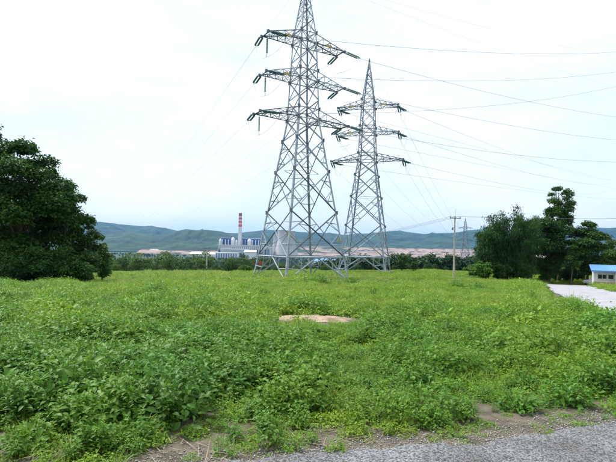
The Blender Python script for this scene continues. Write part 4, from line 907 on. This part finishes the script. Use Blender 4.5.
# stones and dry stalks along the road edge
def stone(seed):
    q_ = np.random.RandomState(seed); p = Plant(); import itertools
    V = unit(np.array([(0, 0, 1), (0, 0, -1), (1, 0, 0), (-1, 0, 0), (0, 1, 0), (0, -1, 0)], float) + .35 * q_.randn(6, 3)) * np.array([1, .8, .6]) * .5
    p.add(V, np.array([(0, 2, 4), (0, 4, 3), (0, 3, 5), (0, 5, 2), (1, 4, 2), (1, 3, 4), (1, 5, 3), (1, 2, 5)]), np.zeros(6)); return p
n_ = 12000; X = -3 + 10 * rnd(n_); off = np.where(rnd(n_) < .7, .2 * rs.randn(n_) + .14, -2.0 * rnd(n_) ** 1.5); Y = yedge(X) + off; k = Y > 2.4
X, Y, off = X[k], Y[k], off[k]; sz = .007 + .016 * rnd(len(X)) ** 3 + .016 * (off > -.2) * rnd(len(X)) ** 2
for i in range(3):
    k = np.arange(len(X)) % 3 == i; scatter('edge_gravel', stone(i).mesh('gravel', M['stone']), np.stack((X[k], Y[k], G(X[k], Y[k]) + np.where(off[k] < 0, .036, .006)), 1), sz[k], 'loose grey gravel along the edge of the near road', 'gravel', .8)
n_ = 500; a = rnd(n_) * 6.283; q_ = np.sqrt(rnd(n_)); X = SP.x + 1.1 * q_ * np.cos(a); Y = SP.y + .7 * q_ * np.sin(a)
scatter('soil_pebbles', stone(5).mesh('pebbles', M['stone']), np.stack((X, Y, G(X, Y) + .06 * (1 - q_ ** 3)), 1), .012 + .03 * rnd(n_) ** 3, 'small pebbles lying on the bare soil patch', 'pebbles', .8)
def stalks():
    p = Plant(); n_ = 5; az = rnd(n_) * 6.283; P = rs.randn(n_, 3) * np.array([.08, .08, .0]) + np.array([0, 0, .015]); D = np.stack((np.cos(az), np.sin(az), .1 + .1 * rnd(n_)), 1)
    p.ribbon(P, D, .12 + .25 * rnd(n_), .005 + .006 * rnd(n_), .05 * rnd(n_), rnd(n_)); return p
X, Y = field(900, 3.6, 7.5); X, Y = sel(X, Y, smooth(1.6, .2, Y - yedge(X)) * .6 + .05); put('dry_stalks', [stalks(), stalks()], M['dry'], X, Y, 1.0, .4, 'dry brown stalks lying among the weeds by the road', 'dry stalks', sink=-.01)

# ------------------------------------------------------------------ single bushes that stand out of the field
def bush(name, label, px, py, wpx, hpx, mat, dens=1.0, leaf=None, group=None, cat='bush', ratio=.52):
    """bush whose foot is at photo point px, py; its width and height given in photo pixels"""
    b = hit(px, py); k = b.y / F; r = wpx * k / 2; h = hpx * k; lf = leaf or max(.075, .0042 * b.y); ns_ = int(np.clip(dens * 20 * (r / .45) ** 1.2 * (.1 / lf) ** 1.2, 12, 90)); nd = int(np.clip(h / (lf * .75), 5, 11))
    e_ = empty(name, b - Vector((0, 0, .03))); tag(e_, label, cat, group)
    p = weed(h, r, lf, ns_, nd, ratio=ratio, stemw=.004, fine=b.y < 14)
    nin = int(ns_ * 9); d = unit(rs.randn(nin, 3)); d[:, 2] = np.abs(d[:, 2]); P = d * np.array([r, r, h * .92]) * (rnd(nin, 1) ** .4); s_ = lf * (.6 + .6 * rnd(nin))
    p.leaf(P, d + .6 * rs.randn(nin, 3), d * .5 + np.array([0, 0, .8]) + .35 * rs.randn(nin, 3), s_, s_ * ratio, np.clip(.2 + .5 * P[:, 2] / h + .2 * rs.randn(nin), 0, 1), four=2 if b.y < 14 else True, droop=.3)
    obj('foliage', p.mesh('foliage', mat), None, e_)
    m_ = MB(); q_ = random.Random(int(px))
    for i in range(6): a = q_.uniform(0, 6.28); m_.tube([(0, 0, -.03), (math.cos(a) * r * .25, math.sin(a) * r * .25, h * .35), (math.cos(a) * r * .5, math.sin(a) * r * .5, h * .7)], [.012, .009, .004], 5)
    m_.build('stems', M['stem'], e_)
    return e_
bush('leafy_bush', 'large broad leaved bush in the left foreground, the biggest one', 166, 420, 118, 66, M['bush'], 1.5, .10)
bush('leafy_bush', 'dark leafy bush with drooping leaves left of the biggest bush', 66, 414, 92, 66, M['bush'], 1.4, .12)
bush('leafy_bush', 'leafy bush cut by the left edge of the foreground', 2, 420, 62, 54, M['bush'], 1.2, .11)
bush('leafy_bush', 'low leafy bush near the bottom left corner', 30, 448, 64, 28, M['weed'], 1.1, .07)
bush('leafy_bush', 'low bright bush at the bottom below the biggest bush', 108, 450, 54, 26, M['weed'], 1.1, .07)
bush('leafy_bush', 'wide bush behind the two dark left foreground bushes', 112, 372, 90, 34, M['bush'], 1.2, .10)
bush('leafy_bush', 'leafy bush at the left edge behind the foreground bushes', 24, 366, 84, 34, M['bush'], 1.2, .11)
bush('leafy_bush', 'rounded bush above the gravel edge right of centre', 520, 410, 42, 22, M['weed'], 1.2, .075)
bush('leafy_bush', 'rounded bush above the gravel edge at the right', 566, 404, 56, 28, M['weed'], 1.2, .08)
bush('leafy_bush', 'leafy bush at the right edge of the foreground', 606, 392, 50, 34, M['bush'], 1.2, .09)
bush('leafy_bush', 'rounded green bush right of centre in the near field', 382, 402, 36, 18, M['weed'], 1.2, .07)
bush('leafy_bush', 'rounded green bush at centre of the near field', 326, 392, 44, 19, M['weed'], 1.2, .07)
bush('leafy_bush', 'bush in the lower middle close to the road gravel', 300, 424, 40, 13, M['creeper'], 1.1, .06)
bush('leafy_bush', 'dark clump of weeds right of the bare soil', 452, 338, 34, 22, M['bush'], 1.2, .09)
bush('leafy_bush', 'green clump of weeds left of the right dark clump', 436, 330, 20, 14, M['bush'], 1.2, .09)
bush('leafy_bush', 'low wide clump towards the right road', 560, 343, 38, 14, M['bush'], 1.2, .085)
bush('leafy_bush', 'low clump in the middle of the right field', 524, 388, 40, 16, M['bush'], 1.1, .075)
bush('field_bush', 'round dark bush in the field left of the nearer pylon foot', 260, 298, 24, 13, M['bush'], 1.6)
bush('field_bush', 'dark bush in the field below the left trees', 161, 295, 18, 14, M['bush'], 1.6)
bush('field_bush', 'low bush just behind the left end of the bare soil', 276, 314, 20, 12, M['bush'], 1.4)
bush('field_bush', 'low weeds behind the right end of the bare soil', 347, 314, 22, 8, M['bush'], 1.4)
bush('field_bush', 'dark bush below the front foot of the nearer pylon', 321, 285, 24, 11, M['bush'], 1.5)
bush('field_bush', 'upright dark bush in the field below the farther pylon', 373, 299, 12, 12, M['bush'], 1.4)
bush('field_bush', 'low bush under the farther pylon to its left', 352, 285, 16, 8, M['bush'], 1.3)
bush('field_bush', 'dark low bush left of the centre of the field', 122, 330, 26, 10, M['bush'], 1.3)
bush('field_bush', 'low dark clump between the left trees and the centre', 176, 332, 20, 9, M['bush'], 1.3)
bush('field_bush', 'dark weeds in the field towards the concrete pole', 456, 288, 22, 8, M['bush'], 1.3)
bush('field_bush', 'dark weeds below the concrete pole', 478, 290, 18, 8, M['bush'], 1.3)
bush('field_bush', 'dark weeds in the right field before the side road', 520, 312, 20, 8, M['bush'], 1.3)
bush('field_bush', 'single upright weed clump in the right field', 419, 316, 8, 14, M['bush'], 1.2)
bush('tall_weed', 'tall pale big leaved weed in front of the left trees', 12, 284, 24, 20, M['weed'], .6, .3, ratio=.6)
bush('tall_weed', 'second tall pale weed right of the leftmost one', 30, 284, 16, 16, M['weed'], .6, .26, ratio=.6)
bush('field_bush', 'bushy weeds at the left edge below the trees', 16, 304, 44, 18, M['weed'], 1.3, .12)
def grass_clump(label, px, py, wpx, hpx, n_):
    b = hit(px, py); k = b.y / F; e_ = empty('tall_grass_clump', b - Vector((0, 0, .03))); tag(e_, label, 'tall grass', 'tall grass clumps by the side road')
    h = hpx * k; r = wpx * k * .5; obj('blades', tuft(n_, h * 1.15, r * .35, .022, .75, .55, 5).mesh('blades', M['reed']), None, e_)
    obj('stems', tuft(int(n_ * .12), h * 1.2, r * .2, .012, .35, .15, 4).mesh('stems', M['grass']), None, e_)
M['reed'] = leafmat('reed_blade', (.045, .12, .045), (.10, .2, .06), (.12, .2, .05), .3, .5)
grass_clump('tall clump of arching grass at the edge of the side road', 570, 313, 26, 25, 120)
grass_clump('tall upright grass blades at the right edge by the road', 610, 325, 14, 20, 30)
grass_clump('short upright grass blades left of the right edge', 602, 325, 8, 14, 16)
grass_clump('small grass clump by the field side of the road', 553, 302, 12, 9, 40)

# ------------------------------------------------------------------ haze in the valley air
hz = MB().box((0, 8000, 250), (33000, 18000, 700)).build('haze', None); hm = bpy.data.materials.new('haze_air'); hm.use_nodes = True; ht = hm.node_tree; ht.nodes.clear()
ho = ht.nodes.new('ShaderNodeOutputMaterial'); hv = ht.nodes.new('ShaderNodeVolumePrincipled'); hv.inputs['Color'].default_value = (.15, .48, 1, 1); hv.inputs['Density'].default_value = 4.0e-5; hv.inputs['Anisotropy'].default_value = .2
ht.links.new(hv.outputs['Volume'], ho.inputs['Volume']); hz.data.materials.append(hm); tag(hz, 'pale blue haze in the air over the valley', 'haze', kind='stuff')
